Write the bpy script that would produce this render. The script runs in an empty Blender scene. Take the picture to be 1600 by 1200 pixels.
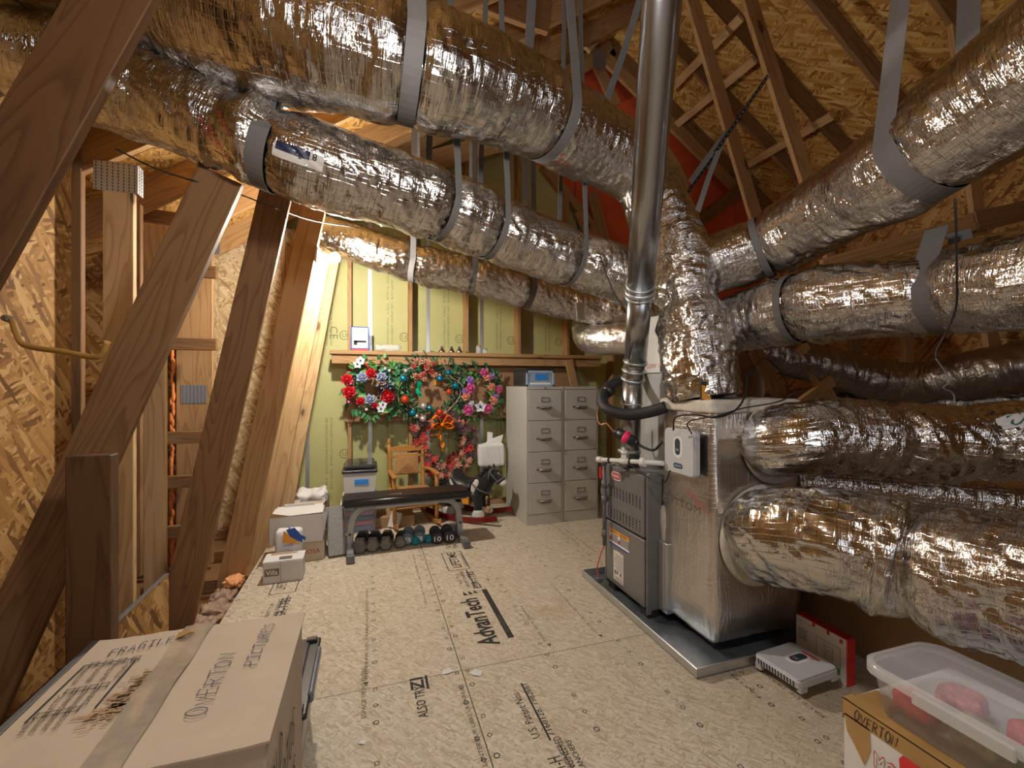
import bpy, bmesh, math, random
from mathutils import Vector, Matrix, Quaternion, noise

# ---------------------------------------------------------------- camera, world, lights, exposure
SC = bpy.context.scene
COL = SC.collection
CAM_H, YAW, FOC = 1.35, math.radians(17.8), 700.0
cam_data = bpy.data.cameras.new('camera')
cam_data.sensor_fit = 'HORIZONTAL'
cam_data.sensor_width = 36.0
cam_data.lens = FOC / 1600 * 36.0
cam_data.clip_start = 0.02
cam = bpy.data.objects.new('camera', cam_data)
cam.location = (0, 0, CAM_H)
cam.rotation_euler = (math.pi / 2, 0, -YAW)
COL.objects.link(cam)
SC.camera = cam

world = bpy.data.worlds.new('attic_air')
SC.world = world
world.use_nodes = True
world.node_tree.nodes['Background'].inputs[0].default_value = (0.55, 0.62, 0.75, 1)
world.node_tree.nodes['Background'].inputs[1].default_value = 0.35

def lamp(name, typ, loc, energy, color, size=None, rot=(0, 0, 0)):
    l = bpy.data.lights.new(name, typ)
    l.energy = energy
    l.color = color
    if typ == 'AREA':
        l.shape = 'RECTANGLE'; l.size, l.size_y = size
    elif size:
        l.shadow_soft_size = size
    o = bpy.data.objects.new(name, l)
    o.location = loc; o.rotation_euler = rot
    COL.objects.link(o)
    return o
# soft fill lamp added in front of the end wall, behind the camera
lamp('added_rear_fill', 'AREA', (0.9, -2.3, 2.1), 16, (0.93, 0.96, 1.0), (1.9, 1.7), (math.radians(80), 0, math.radians(0)))
# unseen fill lamp added above and ahead of the camera to even the floor
lamp('added_overhead_fill', 'POINT', (0.25, 0.74, 2.28), 32, (1.0, 0.95, 0.88), 0.10)
BULB_STRENGTH = 1350.0

SC.view_settings.view_transform = 'Standard'
SC.view_settings.look = 'None'
SC.view_settings.gamma = 1.0
SC.view_settings.use_curve_mapping = False
SC.view_settings.exposure = 0.75
SC.cycles.caustics_reflective = False
SC.cycles.caustics_refractive = False
SC.cycles.sample_clamp_indirect = 6.0
SC.cycles.max_bounces = 10
SC.cycles.use_denoising = True

# ---------------------------------------------------------------- surveying: a sight line of the photo cut with a known plane
_s, _c = math.sin(YAW), math.cos(YAW)
def ray(px, py):
    a, b = (px - 800) / FOC, (600 - py) / FOC
    return Vector((_s + a * _c, _c - a * _s, b))
CAM = Vector((0, 0, CAM_H))
def D(px, py, d): return CAM + ray(px, py) * d
def PY(px, py, Y): r = ray(px, py); return CAM + r * (Y / r.y)
def PX(px, py, X): r = ray(px, py); return CAM + r * (X / r.x)
def F(px, py, z=0.0): r = ray(px, py); return CAM + r * ((z - CAM_H) / r.z)
def V(*a): return Vector(a)

# ---------------------------------------------------------------- mesh builder
class MB:
    def __init__(s):
        s.v, s.f, s.sm, s.mi, s.uv = [], [], [], [], None
    def add(s, verts, faces, smooth=False, m=0):
        b = len(s.v)
        s.v.extend(Vector(x) for x in verts)
        for f in faces:
            s.f.append([i + b for i in f]); s.sm.append(smooth); s.mi.append(m)
        return s
    def box(s, c, size, rot=None, m=0, top=1.0):
        c = Vector(c); hx, hy, hz = (k / 2 for k in size)
        vs = []
        for z, k in ((-hz, 1.0), (hz, top)):
            for x, y in ((-hx, -hy), (hx, -hy), (hx, hy), (-hx, hy)):
                p = Vector((x * k, y * k, z))
                vs.append(c + (rot @ p if rot else p))
        return s.add(vs, [(3, 2, 1, 0), (4, 5, 6, 7), (0, 1, 5, 4), (1, 2, 6, 5), (2, 3, 7, 6), (3, 0, 4, 7)], False, m)
    def span(s, lo, hi, m=0):
        lo, hi = Vector(lo), Vector(hi)
        return s.box((lo + hi) / 2, hi - lo, None, m)
    def cyl(s, p0, p1, r0, r1=None, seg=16, caps=True, smooth=True, m=0):
        p0, p1 = Vector(p0), Vector(p1)
        r1 = r0 if r1 is None else r1
        ax = (p1 - p0).normalized()
        u = ax.orthogonal().normalized(); w = ax.cross(u)
        vs = []
        for p, r in ((p0, r0), (p1, r1)):
            for i in range(seg):
                a = 2 * math.pi * i / seg
                vs.append(p + (u * math.cos(a) + w * math.sin(a)) * r)
        fs = [(i, (i + 1) % seg, seg + (i + 1) % seg, seg + i) for i in range(seg)]
        s.add(vs, fs, smooth, m)
        if caps:
            b = len(s.v) - 2 * seg
            s.f.append([b + i for i in range(seg)][::-1]); s.sm.append(False); s.mi.append(m)
            s.f.append([b + seg + i for i in range(seg)]); s.sm.append(False); s.mi.append(m)
        return s
    def tube(s, pts, r, seg=8, caps=True, m=0, smooth=True):
        pts = [Vector(p) for p in pts]; n = len(pts)
        rs = r if isinstance(r, (list, tuple)) else [r] * n
        b = len(s.v); u = None
        for i, p in enumerate(pts):
            t = (pts[min(i + 1, n - 1)] - pts[max(i - 1, 0)]).normalized()
            u = t.orthogonal().normalized() if u is None else (u - t * u.dot(t)).normalized()
            w = t.cross(u)
            for k in range(seg):
                a = 2 * math.pi * k / seg
                s.v.append(p + (u * math.cos(a) + w * math.sin(a)) * rs[i])
        for i in range(n - 1):
            for k in range(seg):
                k2 = (k + 1) % seg
                s.f.append([b + i * seg + k, b + i * seg + k2, b + (i + 1) * seg + k2, b + (i + 1) * seg + k])
                s.sm.append(smooth); s.mi.append(m)
        if caps:
            s.f.append([b + k for k in range(seg)][::-1]); s.sm.append(False); s.mi.append(m)
            s.f.append([b + (n - 1) * seg + k for k in range(seg)]); s.sm.append(False); s.mi.append(m)
        return s
    def lathe(s, prof, seg=20, M=None, m=0, smooth=True):
        b = len(s.v); n = len(prof)
        for r, z in prof:
            for k in range(seg):
                a = 2 * math.pi * k / seg
                p = Vector((r * math.cos(a), r * math.sin(a), z))
                s.v.append(M @ p if M else p)
        for i in range(n - 1):
            for k in range(seg):
                k2 = (k + 1) % seg
                s.f.append([b + i * seg + k, b + i * seg + k2, b + (i + 1) * seg + k2, b + (i + 1) * seg + k])
                s.sm.append(smooth); s.mi.append(m)
        for i, rev in ((0, True), (n - 1, False)):
            if prof[i][0] > 1e-5:
                f = [b + i * seg + k for k in range(seg)]
                s.f.append(f[::-1] if rev else f); s.sm.append(False); s.mi.append(m)
        return s
    def sphere(s, c, r, seg=14, rings=9, sc=(1, 1, 1), rot=None, m=0):
        c = Vector(c); vs = []; fs = []
        for i in range(rings + 1):
            th = math.pi * i / rings
            for k in range(seg):
                a = 2 * math.pi * k / seg
                p = Vector((math.sin(th) * math.cos(a) * sc[0], math.sin(th) * math.sin(a) * sc[1], math.cos(th) * sc[2])) * r
                vs.append(c + (rot @ p if rot else p))
        for i in range(rings):
            for k in range(seg):
                k2 = (k + 1) % seg
                fs.append((i * seg + k, (i + 1) * seg + k, (i + 1) * seg + k2, i * seg + k2))
        return s.add(vs, fs, True, m)
    def prism(s, poly, z0, z1, M=None, m=0, smooth=False):
        n = len(poly)
        vs = [Vector((x, y, z0)) for x, y in poly] + [Vector((x, y, z1)) for x, y in poly]
        if M: vs = [M @ v for v in vs]
        fs = [tuple(range(n))[::-1], tuple(range(n, 2 * n))] + [(i, (i + 1) % n, n + (i + 1) % n, n + i) for i in range(n)]
        return s.add(vs, fs, smooth, m)
    def ribbon(s, pts, side, w, t=0.002, m=0):
        """A flat band of width w along pts; side(i) is its width direction."""
        pts = [Vector(p) for p in pts]; n = len(pts); b = len(s.v)
        for i, p in enumerate(pts):
            tg = (pts[min(i + 1, n - 1)] - pts[max(i - 1, 0)]).normalized()
            sd = Vector(side(i) if callable(side) else side); sd = (sd - tg * sd.dot(tg)).normalized()
            nr = tg.cross(sd)
            for a, c in ((-1, -1), (1, -1), (1, 1), (-1, 1)):
                s.v.append(p + sd * (a * w / 2) + nr * (c * t / 2))
        for i in range(n - 1):
            for k in range(4):
                k2 = (k + 1) % 4
                s.f.append([b + i * 4 + k, b + i * 4 + k2, b + (i + 1) * 4 + k2, b + (i + 1) * 4 + k]); s.sm.append(False); s.mi.append(m)
        s.f.append([b + k for k in range(4)][::-1]); s.sm.append(False); s.mi.append(m)
        s.f.append([b + (n - 1) * 4 + k for k in range(4)]); s.sm.append(False); s.mi.append(m)
        return s
    def leaf(s, p, d, up, L, W, m=0, fold=0.25):
        p, d = Vector(p), Vector(d).normalized(); up = Vector(up)
        sd = d.cross(up)
        sd = sd.normalized() if sd.length > 1e-4 else d.orthogonal().normalized()
        nr = sd.cross(d)
        q = lambda a, b_, c: p + d * (a * L) + sd * (b_ * W / 2) + nr * (c * W)
        vs = [q(0, 0, 0), q(.45, 0, -fold * .3), q(1, 0, -.25), q(.3, 1, fold), q(.7, .75, fold * .6), q(.3, -1, fold), q(.7, -.75, fold * .6)]
        return s.add(vs, [(0, 1, 3), (1, 4, 3), (1, 2, 4), (0, 5, 1), (1, 5, 6), (1, 6, 2)], True, m)
    def text(s, txt, o, xd, yd, width=None, height=None, m=0, lift=0.0008, shear=0.0, jitter=0.0, bold=0.0):
        """Flat print: origin o is the lower left corner of the text box."""
        vs, fs, w, h = glyphs(txt, bold)
        sx = width / w if width else height / h
        sy = height / h if height else sx
        o, xd, yd = Vector(o), Vector(xd).normalized(), Vector(yd).normalized()
        n = xd.cross(yd).normalized()
        return s.add([o + xd * ((x + shear * y) * sx) + yd * (y * sy + jitter * math.sin(x * 5.1)) + n * lift for x, y in vs], fs, False, m)
    def build(s, name, mat, parent=None, world=False, bevel=0.0, origin=None, seg=1, shade=None):
        me = bpy.data.meshes.new(name)
        off = Vector((0, 0, 0))
        if parent is not None and world: off = Vector(parent_loc(parent))
        if origin is not None: off = Vector(origin)
        me.from_pydata([v - off for v in s.v], [], s.f)
        for mm in (mat if isinstance(mat, (list, tuple)) else [mat]): me.materials.append(mm)
        me.polygons.foreach_set('use_smooth', s.sm)
        me.polygons.foreach_set('material_index', s.mi)
        if s.uv is not None:
            l = me.uv_layers.new(name='UVMap')
            l.data.foreach_set('uv', s.uv)
        if bevel > 0:
            bm = bmesh.new(); bm.from_mesh(me)
            bmesh.ops.recalc_face_normals(bm, faces=bm.faces)
            es = [e for e in bm.edges if len(e.link_faces) == 2 and e.calc_face_angle(0) > 0.6]
            bmesh.ops.bevel(bm, geom=es, offset=bevel, segments=seg, affect='EDGES', clamp_overlap=True)
            if seg > 1:
                for f in bm.faces: f.smooth = True
            bm.to_mesh(me); bm.free()
            if seg > 1: me.set_sharp_from_angle(angle=0.7)
        if s.uv is None: box_uv(me)
        me.update()
        o = bpy.data.objects.new(name, me)
        COL.objects.link(o)
        if parent is not None: o.parent = parent
        if origin is not None:
            o.location = off - (Vector(parent_loc(parent)) if parent is not None else Vector((0, 0, 0)))
        return o

def parent_loc(p):
    l = Vector((0, 0, 0))
    while p is not None:
        l = l + p.location; p = p.parent
    return l

def box_uv(me):
    l = me.uv_layers.new(name='UVMap')
    co = [v.co for v in me.vertices]
    data = [0.0] * (2 * len(me.loops))
    for p in me.polygons:
        n = p.normal; ax = max(range(3), key=lambda i: abs(n[i]))
        i, j = ((1, 2), (0, 2), (0, 1))[ax]
        for li in p.loop_indices:
            c = co[me.loops[li].vertex_index]
            data[2 * li], data[2 * li + 1] = c[i], c[j]
    l.data.foreach_set('uv', data)

_gl = {}
def glyphs(txt, bold=0.0):
    key = (txt, bold)
    if key not in _gl:
        cu = bpy.data.curves.new('print', 'FONT'); cu.body = txt; cu.resolution_u = 2; cu.offset = bold
        ob = bpy.data.objects.new('print', cu)
        me = ob.to_mesh()
        vs = [(v.co.x, v.co.y) for v in me.vertices]; fs = [tuple(p.vertices) for p in me.polygons]
        ob.to_mesh_clear(); bpy.data.objects.remove(ob); bpy.data.curves.remove(cu)
        x0 = min(v[0] for v in vs); y0 = min(v[1] for v in vs)
        vs = [(x - x0, y - y0) for x, y in vs]
        _gl[key] = (vs, fs, max(v[0] for v in vs), max(v[1] for v in vs))
    return _gl[key]

# ---------------------------------------------------------------- things, structure, parts
def thing(name, label, cat, loc=(0, 0, 0), rz=0.0, group=None):
    o = bpy.data.objects.new(name, None)
    o.empty_display_size = 0.05
    COL.objects.link(o)
    o.location = loc; o.rotation_euler = (0, 0, rz)
    return tag(o, label, cat, group)
def tag(o, label, cat, group=None):
    o['label'] = label; o['category'] = cat
    if group: o['group'] = group
    return o
def struct(o, label=None):
    o['kind'] = 'structure'
    if label: o['label'] = label
    return o
def lab(o, label): o['label'] = label; return o
def stuff(o): o['kind'] = 'stuff'; return o
def dup(root, loc, rz=0.0):
    r = root.copy(); COL.objects.link(r); r.location = loc; r.rotation_euler = (0, 0, rz)
    for ch in list(root.children):
        c = ch.copy(); COL.objects.link(c); c.parent = r
        for g in list(ch.children):
            d = g.copy(); COL.objects.link(d); d.parent = c
    return r
def beam(name, p0, p1, w, t, side, mat, parent=None, chamfer=0.003):
    """A piece of sawn lumber from p0 to p1: w wide along side, t thick; its own z axis runs with the grain."""
    p0, p1 = Vector(p0), Vector(p1)
    z = (p1 - p0); L = z.length; z.normalize()
    x = Vector(side); x = (x - z * x.dot(z)).normalized(); y = z.cross(x)
    mb = MB().box((0, 0, 0), (w, t, L))
    o = mb.build(name, mat, parent, bevel=chamfer)
    R3 = Matrix((x, y, z)).transposed()
    o.rotation_euler = R3.to_euler()
    o.location = (p0 + p1) / 2 - (parent_loc(parent) if parent is not None else Vector((0, 0, 0)))
    return o
def spline(pts, n):
    """Catmull-Rom through pts (any length tuples), n steps per span."""
    P = [list(p) for p in pts]
    P = [[2 * a - b for a, b in zip(P[0], P[1])]] + P + [[2 * a - b for a, b in zip(P[-1], P[-2])]]
    out = []
    for i in range(1, len(P) - 2):
        for k in range(n):
            t = k / n
            out.append([0.5 * (2 * b + (c - a) * t + (2 * a - 5 * b + 4 * c - d) * t * t + (3 * b - a - 3 * c + d) * t ** 3)
                        for a, b, c, d in zip(P[i - 1], P[i], P[i + 1], P[i + 2])])
    out.append(P[-2])
    return out
def curve3(pts, n=8): return [Vector(p) for p in spline([tuple(p) for p in pts], n)]

# ---------------------------------------------------------------- procedural materials
class NT:
    def __init__(s, name):
        s.m = bpy.data.materials.new(name); s.m.use_nodes = True
        s.t = s.m.node_tree; s.p = s.t.nodes['Principled BSDF']
    def n(s, typ, **kw):
        x = s.t.nodes.new(typ)
        for k, v in kw.items():
            if k in ('i',):
                for kk, vv in v.items():
                    sock = x.inputs[kk]
                    if hasattr(vv, 'is_output'): s.t.links.new(vv, sock)
                    else: sock.default_value = vv
            else: setattr(x, k, v)
        return x
    def l(s, a, b): s.t.links.new(a, b)
    def math(s, op, a, b=None, clamp=False):
        x = s.t.nodes.new('ShaderNodeMath'); x.operation = op; x.use_clamp = clamp
        for k, v in ((0, a), (1, b)):
            if v is None: continue
            if hasattr(v, 'is_output'): s.l(v, x.inputs[k])
            else: x.inputs[k].default_value = v
        return x.outputs[0]
    def mix(s, f, a, b, blend='MIX'):
        x = s.t.nodes.new('ShaderNodeMix'); x.data_type = 'RGBA'; x.blend_type = blend; x.clamp_result = True
        for sock, v in ((x.inputs[0], f), (x.inputs[6], a), (x.inputs[7], b)):
            if hasattr(v, 'is_output'): s.l(v, sock)
            else: sock.default_value = v if isinstance(v, (int, float)) else (*v[:3], 1)
        return x.outputs[2]
    def ramp(s, f, stops, interp='LINEAR'):
        x = s.t.nodes.new('ShaderNodeValToRGB'); x.color_ramp.interpolation = interp
        e = x.color_ramp.elements
        while len(e) > 1: e.remove(e[-1])
        e[0].position, e[0].color = stops[0][0], (*stops[0][1], 1)
        for p, c in stops[1:]:
            k = e.new(p); k.color = (*c, 1)
        s.l(f, x.inputs[0]); return x.outputs[0]
    def uv(s, sx=1, sy=1, rot=0.0, obj=False, sz=1, off=(0, 0, 0)):
        tc = s.t.nodes.new('ShaderNodeTexCoord')
        mp = s.t.nodes.new('ShaderNodeMapping'); mp.vector_type = 'POINT'
        src = tc.outputs['Object' if obj else 'UV']
        if rot:
            r = s.t.nodes.new('ShaderNodeVectorRotate'); r.inputs['Angle'].default_value = rot
            s.l(src, r.inputs['Vector']); src = r.outputs[0]
        s.l(src, mp.inputs['Vector'])
        mp.inputs['Scale'].default_value = (sx, sy, sz)
        mp.inputs['Location'].default_value = off
        return mp.outputs[0]
    def noise(s, vec, scale=5, detail=3, rough=.5, dist=0.0, typ='FBM'):
        x = s.t.nodes.new('ShaderNodeTexNoise'); x.noise_type = typ
        for k, v in (('Scale', scale), ('Detail', detail), ('Roughness', rough), ('Distortion', dist)):
            x.inputs[k].default_value = v
        if vec is not None: s.l(vec, x.inputs['Vector'])
        return x.outputs['Fac'] if 'Fac' in x.outputs else x.outputs[0]
    def set(s, **kw):
        for k, v in kw.items():
            sock = s.p.inputs[{'col': 'Base Color', 'rough': 'Roughness', 'metal': 'Metallic', 'trans': 'Transmission Weight', 'ior': 'IOR', 'alpha': 'Alpha',
                               'spec': 'Specular IOR Level', 'sheen': 'Sheen Weight', 'coat': 'Coat Weight', 'aniso': 'Anisotropic'}[k]]
            if hasattr(v, 'is_output'): s.l(v, sock)
            elif isinstance(v, (int, float)): sock.default_value = v
            else: sock.default_value = (*v[:3], 1)
        return s
    def bump(s, h, strength=.5, dist=.01):
        x = s.t.nodes.new('ShaderNodeBump'); x.inputs['Strength'].default_value = strength; x.inputs['Distance'].default_value = dist
        s.l(h, x.inputs['Height']); s.l(x.outputs[0], s.p.inputs['Normal']); return s

def plain(name, col, rough=.5, metal=0.0, var=.12, scale=18, bump=.0, **kw):
    """A paint, plastic, card or cloth colour with slight mottling and grain."""
    t = NT(name)
    n = t.noise(t.uv(obj=True), scale, 4, .6)
    dk = tuple(c * (1 - var) for c in col); lt = tuple(min(1, c * (1 + var)) for c in col)
    t.set(col=t.ramp(n, [(.3, dk), (.7, lt)]), rough=rough, metal=metal, **kw)
    if bump: t.bump(t.noise(t.uv(obj=True), scale * 8, 3, .6), bump, .003)
    return t.m

def osb(name, tones, fl=(.075, .017), rough=.75, gloss_spots=0.0, stain=None, bump=.35):
    """Oriented strand board: layers of overlapping wood flakes at several angles."""
    t = NT(name)
    warp = t.n('ShaderNodeTexNoise', i={'Scale': 9.0, 'Detail': 2.0})
    tc = t.t.nodes.new('ShaderNodeTexCoord')
    t.l(tc.outputs['UV'], warp.inputs['Vector'])
    wv = t.n('ShaderNodeVectorMath', operation='SCALE', i={0: warp.outputs['Color'], 'Scale': .03})
    base = t.n('ShaderNodeVectorMath', operation='ADD', i={0: tc.outputs['UV'], 1: wv.outputs[0]}).outputs[0]
    oi = t.t.nodes.new('ShaderNodeObjectInfo')
    sh = t.n('ShaderNodeVectorMath', operation='SCALE', i={0: (1, .7, 0), 'Scale': t.math('MULTIPLY', oi.outputs['Random'], 9.0)})
    base = t.n('ShaderNodeVectorMath', operation='ADD', i={0: base, 1: sh.outputs[0]}).outputs[0]
    col = h = None
    for k, (ang, sc) in enumerate(((.35, 1.0), (1.25, .8), (2.15, 1.05), (2.8, .75), (.9, 1.15))):
        r = t.n('ShaderNodeVectorRotate', i={'Vector': base, 'Angle': ang})
        mp = t.n('ShaderNodeMapping', i={'Vector': r.outputs[0], 'Scale': (1 / (fl[0] * sc), 1 / (fl[1] * sc), 1), 'Location': (k * 3.7, k * 1.3, k)})
        vo = t.n('ShaderNodeTexVoronoi', voronoi_dimensions='2D', i={'Vector': mp.outputs[0], 'Scale': 1.0, 'Randomness': 1.0})
        sep = t.n('ShaderNodeSeparateColor', i={0: vo.outputs['Color']})
        fine = t.n('ShaderNodeTexNoise', i={'Scale': 1.0, 'Detail': 2.0})
        mp2 = t.n('ShaderNodeMapping', i={'Vector': r.outputs[0], 'Scale': (25, 350, 1)}); t.l(mp2.outputs[0], fine.inputs['Vector'])
        tone = t.math('ADD', sep.outputs[0], t.math('MULTIPLY', t.math('SUBTRACT', fine.outputs[0], .5), .35))
        c = t.ramp(tone, [(i / (len(tones) - 1), x) for i, x in enumerate(tones)])
        if col is None: col, h = c, sep.outputs[1]
        else:
            msk = t.math('GREATER_THAN', sep.outputs[2], .52)
            col = t.mix(msk, col, c)
            mx = t.n('ShaderNodeMix', data_type='FLOAT'); t.l(msk, mx.inputs[0]); t.l(h, mx.inputs[2]); t.l(sep.outputs[1], mx.inputs[3]); h = mx.outputs[0]
    big = t.noise(t.uv(), 1.1, 3, .6)
    col = t.mix(t.ramp(big, [(.3, (0, 0, 0)), (.75, (.35, .35, .35))]), col, tones[len(tones) // 2])
    if stain:
        col = t.mix(t.ramp(t.noise(t.uv(off=(4, 2, 0)), 2.3, 4, .65), [(.6, (0, 0, 0)), (.74, (.5, .5, .5))]), col, stain)
    t.set(col=col, rough=rough, spec=.25)
    t.bump(h, bump, .002)
    return t.m

def lumber(name, light, dark, knot=(.10, .045, .015), rough=.6):
    """Softwood with the grain along the piece's own z axis, wandering rings and a few knots; every piece differs."""
    t = NT(name)
    tc = t.t.nodes.new('ShaderNodeTexCoord'); oi = t.t.nodes.new('ShaderNodeObjectInfo')
    sh = t.n('ShaderNodeVectorMath', operation='SCALE', i={0: (1, 1, 1), 'Scale': t.math('MULTIPLY', oi.outputs['Random'], 37.0)})
    pv = t.n('ShaderNodeVectorMath', operation='ADD', i={0: tc.outputs['Object'], 1: sh.outputs[0]}).outputs[0]
    mp = t.n('ShaderNodeMapping', i={'Vector': pv, 'Scale': (1, 1, .09)})
    ring = t.noise(mp.outputs[0], 7, 2, .4, .3)
    w = t.math('FRACT', t.math('MULTIPLY', ring, 13.0))
    lines = t.ramp(w, [(0, (0, 0, 0)), (.55, (.12, .12, .12)), (.9, (1, 1, 1)), (1.0, (0, 0, 0))])
    mp2 = t.n('ShaderNodeMapping', i={'Vector': pv, 'Scale': (60, 60, 2.0)})
    fib = t.noise(mp2.outputs[0], 3, 4, .6)
    col = t.mix(fib, light, tuple((a * .6 + b * .4) for a, b in zip(light, dark)))
    col = t.mix(t.math('MULTIPLY', lines, .62), col, dark)
    mp3 = t.n('ShaderNodeMapping', i={'Vector': pv, 'Scale': (3.2, 3.2, 1.5)})
    vo = t.n('ShaderNodeTexVoronoi', i={'Vector': mp3.outputs[0], 'Scale': 1.0})
    kn = t.ramp(vo.outputs['Distance'], [(0.0, (1, 1, 1)), (.075, (.9, .9, .9)), (.1, (.25, .25, .25)), (.17, (0, 0, 0))])
    col = t.mix(kn, col, knot)
    hue = t.mix(t.math('MULTIPLY', oi.outputs['Random'], .45), (1, 1, 1), (.78, .66, .52))
    col = t.mix(1.0, col, hue, 'MULTIPLY')
    t.set(col=col, rough=rough, spec=.3)
    t.bump(fib, .15, .002)
    return t.m

def foil(name, col=(.68, .66, .635), rough=.13, crinkle=.6, grid=True):
    """Crinkled aluminium vapour barrier: fine creases running round the duct, its thread grid showing through."""
    t = NT(name)
    a = t.noise(t.uv(48, 6), 1, 4, .6, .5)
    rd = t.math('ABSOLUTE', t.math('SUBTRACT', a, .5))
    b = t.noise(t.uv(11, 13, rot=.6), 1, 3, .5, 1.0)
    rb = t.math('ABSOLUTE', t.math('SUBTRACT', b, .5))
    msk = t.ramp(t.noise(t.uv(2.2, 3.1, off=(3, 1, 0)), 1, 2, .5), [(.35, (.10, .10, .10)), (.68, (1, 1, 1))])
    h = t.math('MULTIPLY', t.math('ADD', rd, t.math('MULTIPLY', rb, .7)), msk)
    if grid:
        w1 = t.n('ShaderNodeTexWave', bands_direction='X', i={'Vector': t.uv(13, 13), 'Scale': 1.0, 'Distortion': 0.8})
        w2 = t.n('ShaderNodeTexWave', bands_direction='Y', i={'Vector': t.uv(13, 13), 'Scale': 1.0, 'Distortion': 0.8})
        g = t.math('MAXIMUM', t.math('POWER', w1.outputs['Fac'], 26.0), t.math('POWER', w2.outputs['Fac'], 26.0))
        h = t.math('ADD', h, t.math('MULTIPLY', g, .03))
    n2 = t.noise(t.uv(3, 3), 1, 3, .6)
    t.set(col=t.ramp(n2, [(.3, tuple(c * .85 for c in col)), (.7, col)]), rough=t.math('ADD', t.math('MULTIPLY', n2, .14), rough - .06), metal=1.0)
    t.bump(h, crinkle, .03)
    return t.m

def galv(name, col=(.55, .56, .57), rough=.35):
    t = NT(name)
    vo = t.n('ShaderNodeTexVoronoi', i={'Vector': t.uv(obj=True), 'Scale': 60.0})
    n = t.noise(t.uv(obj=True), 5, 4, .6)
    t.set(col=t.mix(t.math('MULTIPLY', n, .5), col, tuple(c * .62 for c in col)), rough=t.math('ADD', t.math('MULTIPLY', vo.outputs['Distance'], .25), rough - .08), metal=.9)
    return t.m

def glow(name, col, strength):
    m = bpy.data.materials.new(name); m.use_nodes = True; nt = m.node_tree
    nt.nodes.clear()
    e = nt.nodes.new('ShaderNodeEmission'); e.inputs[0].default_value = (*col, 1); e.inputs[1].default_value = strength
    o = nt.nodes.new('ShaderNodeOutputMaterial'); nt.links.new(e.outputs[0], o.inputs[0])
    return m

def clear(name, col, see=.65, rough=.15):
    """Thin clear or milky plastic: partly seen through, partly glossy haze."""
    t = NT(name); t.set(col=col, rough=rough, spec=.6)
    tr = t.t.nodes.new('ShaderNodeBsdfTransparent'); mx = t.t.nodes.new('ShaderNodeMixShader')
    fr = t.n('ShaderNodeLayerWeight', i={'Blend': .35})
    t.l(t.math('SUBTRACT', see, t.math('MULTIPLY', fr.outputs['Facing'], see * .55), True), mx.inputs[0])
    t.l(t.p.outputs[0], mx.inputs[1]); t.l(tr.outputs[0], mx.inputs[2])
    t.l(mx.outputs[0], t.t.nodes['Material Output'].inputs[0])
    return t.m

# handwriting: pen strokes on a unit square
PEN = {'O': [[(.5, 0), (.12, .2), (.05, .6), (.35, .98), (.75, .9), (.95, .5), (.8, .1), (.5, 0)]], 'V': [[(0, 1), (.45, 0), (.95, 1)]], 'E': [[(.9, .97), (.1, 1), (.1, 0), (.9, .03)], [(.1, .5), (.7, .55)]],
       'R': [[(.1, 0), (.1, 1), (.7, .97), (.8, .75), (.6, .52), (.1, .5)], [(.35, .5), (.95, 0)]], 'T': [[(0, .97), (1, 1)], [(.5, 1), (.48, 0)]], 'N': [[(.05, 0), (.1, 1), (.85, .02), (.95, 1)]], 'P': [[(.1, -.1), (.1, 1), (.75, .95), (.85, .7), (.6, .5), (.1, .48)]],
       'I': [[(.1, 1), (.9, 1)], [(.5, 1), (.5, 0)], [(.1, 0), (.9, 0)]], 'C': [[(.9, .85), (.5, 1), (.1, .6), (.15, .2), (.5, 0), (.9, .15)]], 'U': [[(.1, 1), (.1, .25), (.4, 0), (.75, .15), (.9, 1)]], 'S': [[(.85, .9), (.4, 1), (.15, .75), (.8, .35), (.55, 0), (.1, .1)]],
       'F': [[(.1, 0), (.15, 1), (.95, .98)], [(.1, .55), (.7, .55)]], 'A': [[(0, 0), (.5, 1), (.95, 0)], [(.2, .4), (.8, .4)]], 'G': [[(.9, .85), (.5, 1), (.1, .55), (.3, .02), (.85, .1), (.85, .45), (.5, .45)]], 'L': [[(.15, 1), (.1, 0), (.9, .03)]],
       'D': [[(.1, 0), (.1, 1), (.7, .85), (.9, .5), (.65, .1), (.1, 0)]], 'H': [[(.1, 0), (.12, 1)], [(.9, 0), (.9, 1)], [(.1, .5), (.9, .52)]], 'M': [[(0, 0), (.15, 1), (.5, .3), (.85, 1), (1, 0)]], '&': [[(1, .1), (.3, .8), (.5, 1), (.7, .8), (.1, .3), (.4, 0), (.9, .4)]]}
def scrawl(mb, txt, o, xd, yd, width, height, pen=.0022, lift=.001, slant=.12, seed=1):
    o, xd, yd = Vector(o), Vector(xd).normalized(), Vector(yd).normalized(); n = xd.cross(yd).normalized(); rg = random.Random(seed)
    adv = width / len(txt)
    for i, chx in enumerate(txt):
        dy = rg.uniform(-.06, .06) * height; sc = rg.uniform(.88, 1.08)
        for st in PEN.get(chx, []):
            q = [o + xd * (adv * (i + .06 + .8 * x) + slant * y * height) + yd * (y * height * sc + dy) + n * lift for x, y in st]
            mb.ribbon(curve3(q, 4) if len(q) > 3 and chx in 'OCUSGD&' else q, lambda k: n.cross(xd + yd * .9), pen, .0004)
    return mb

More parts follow.
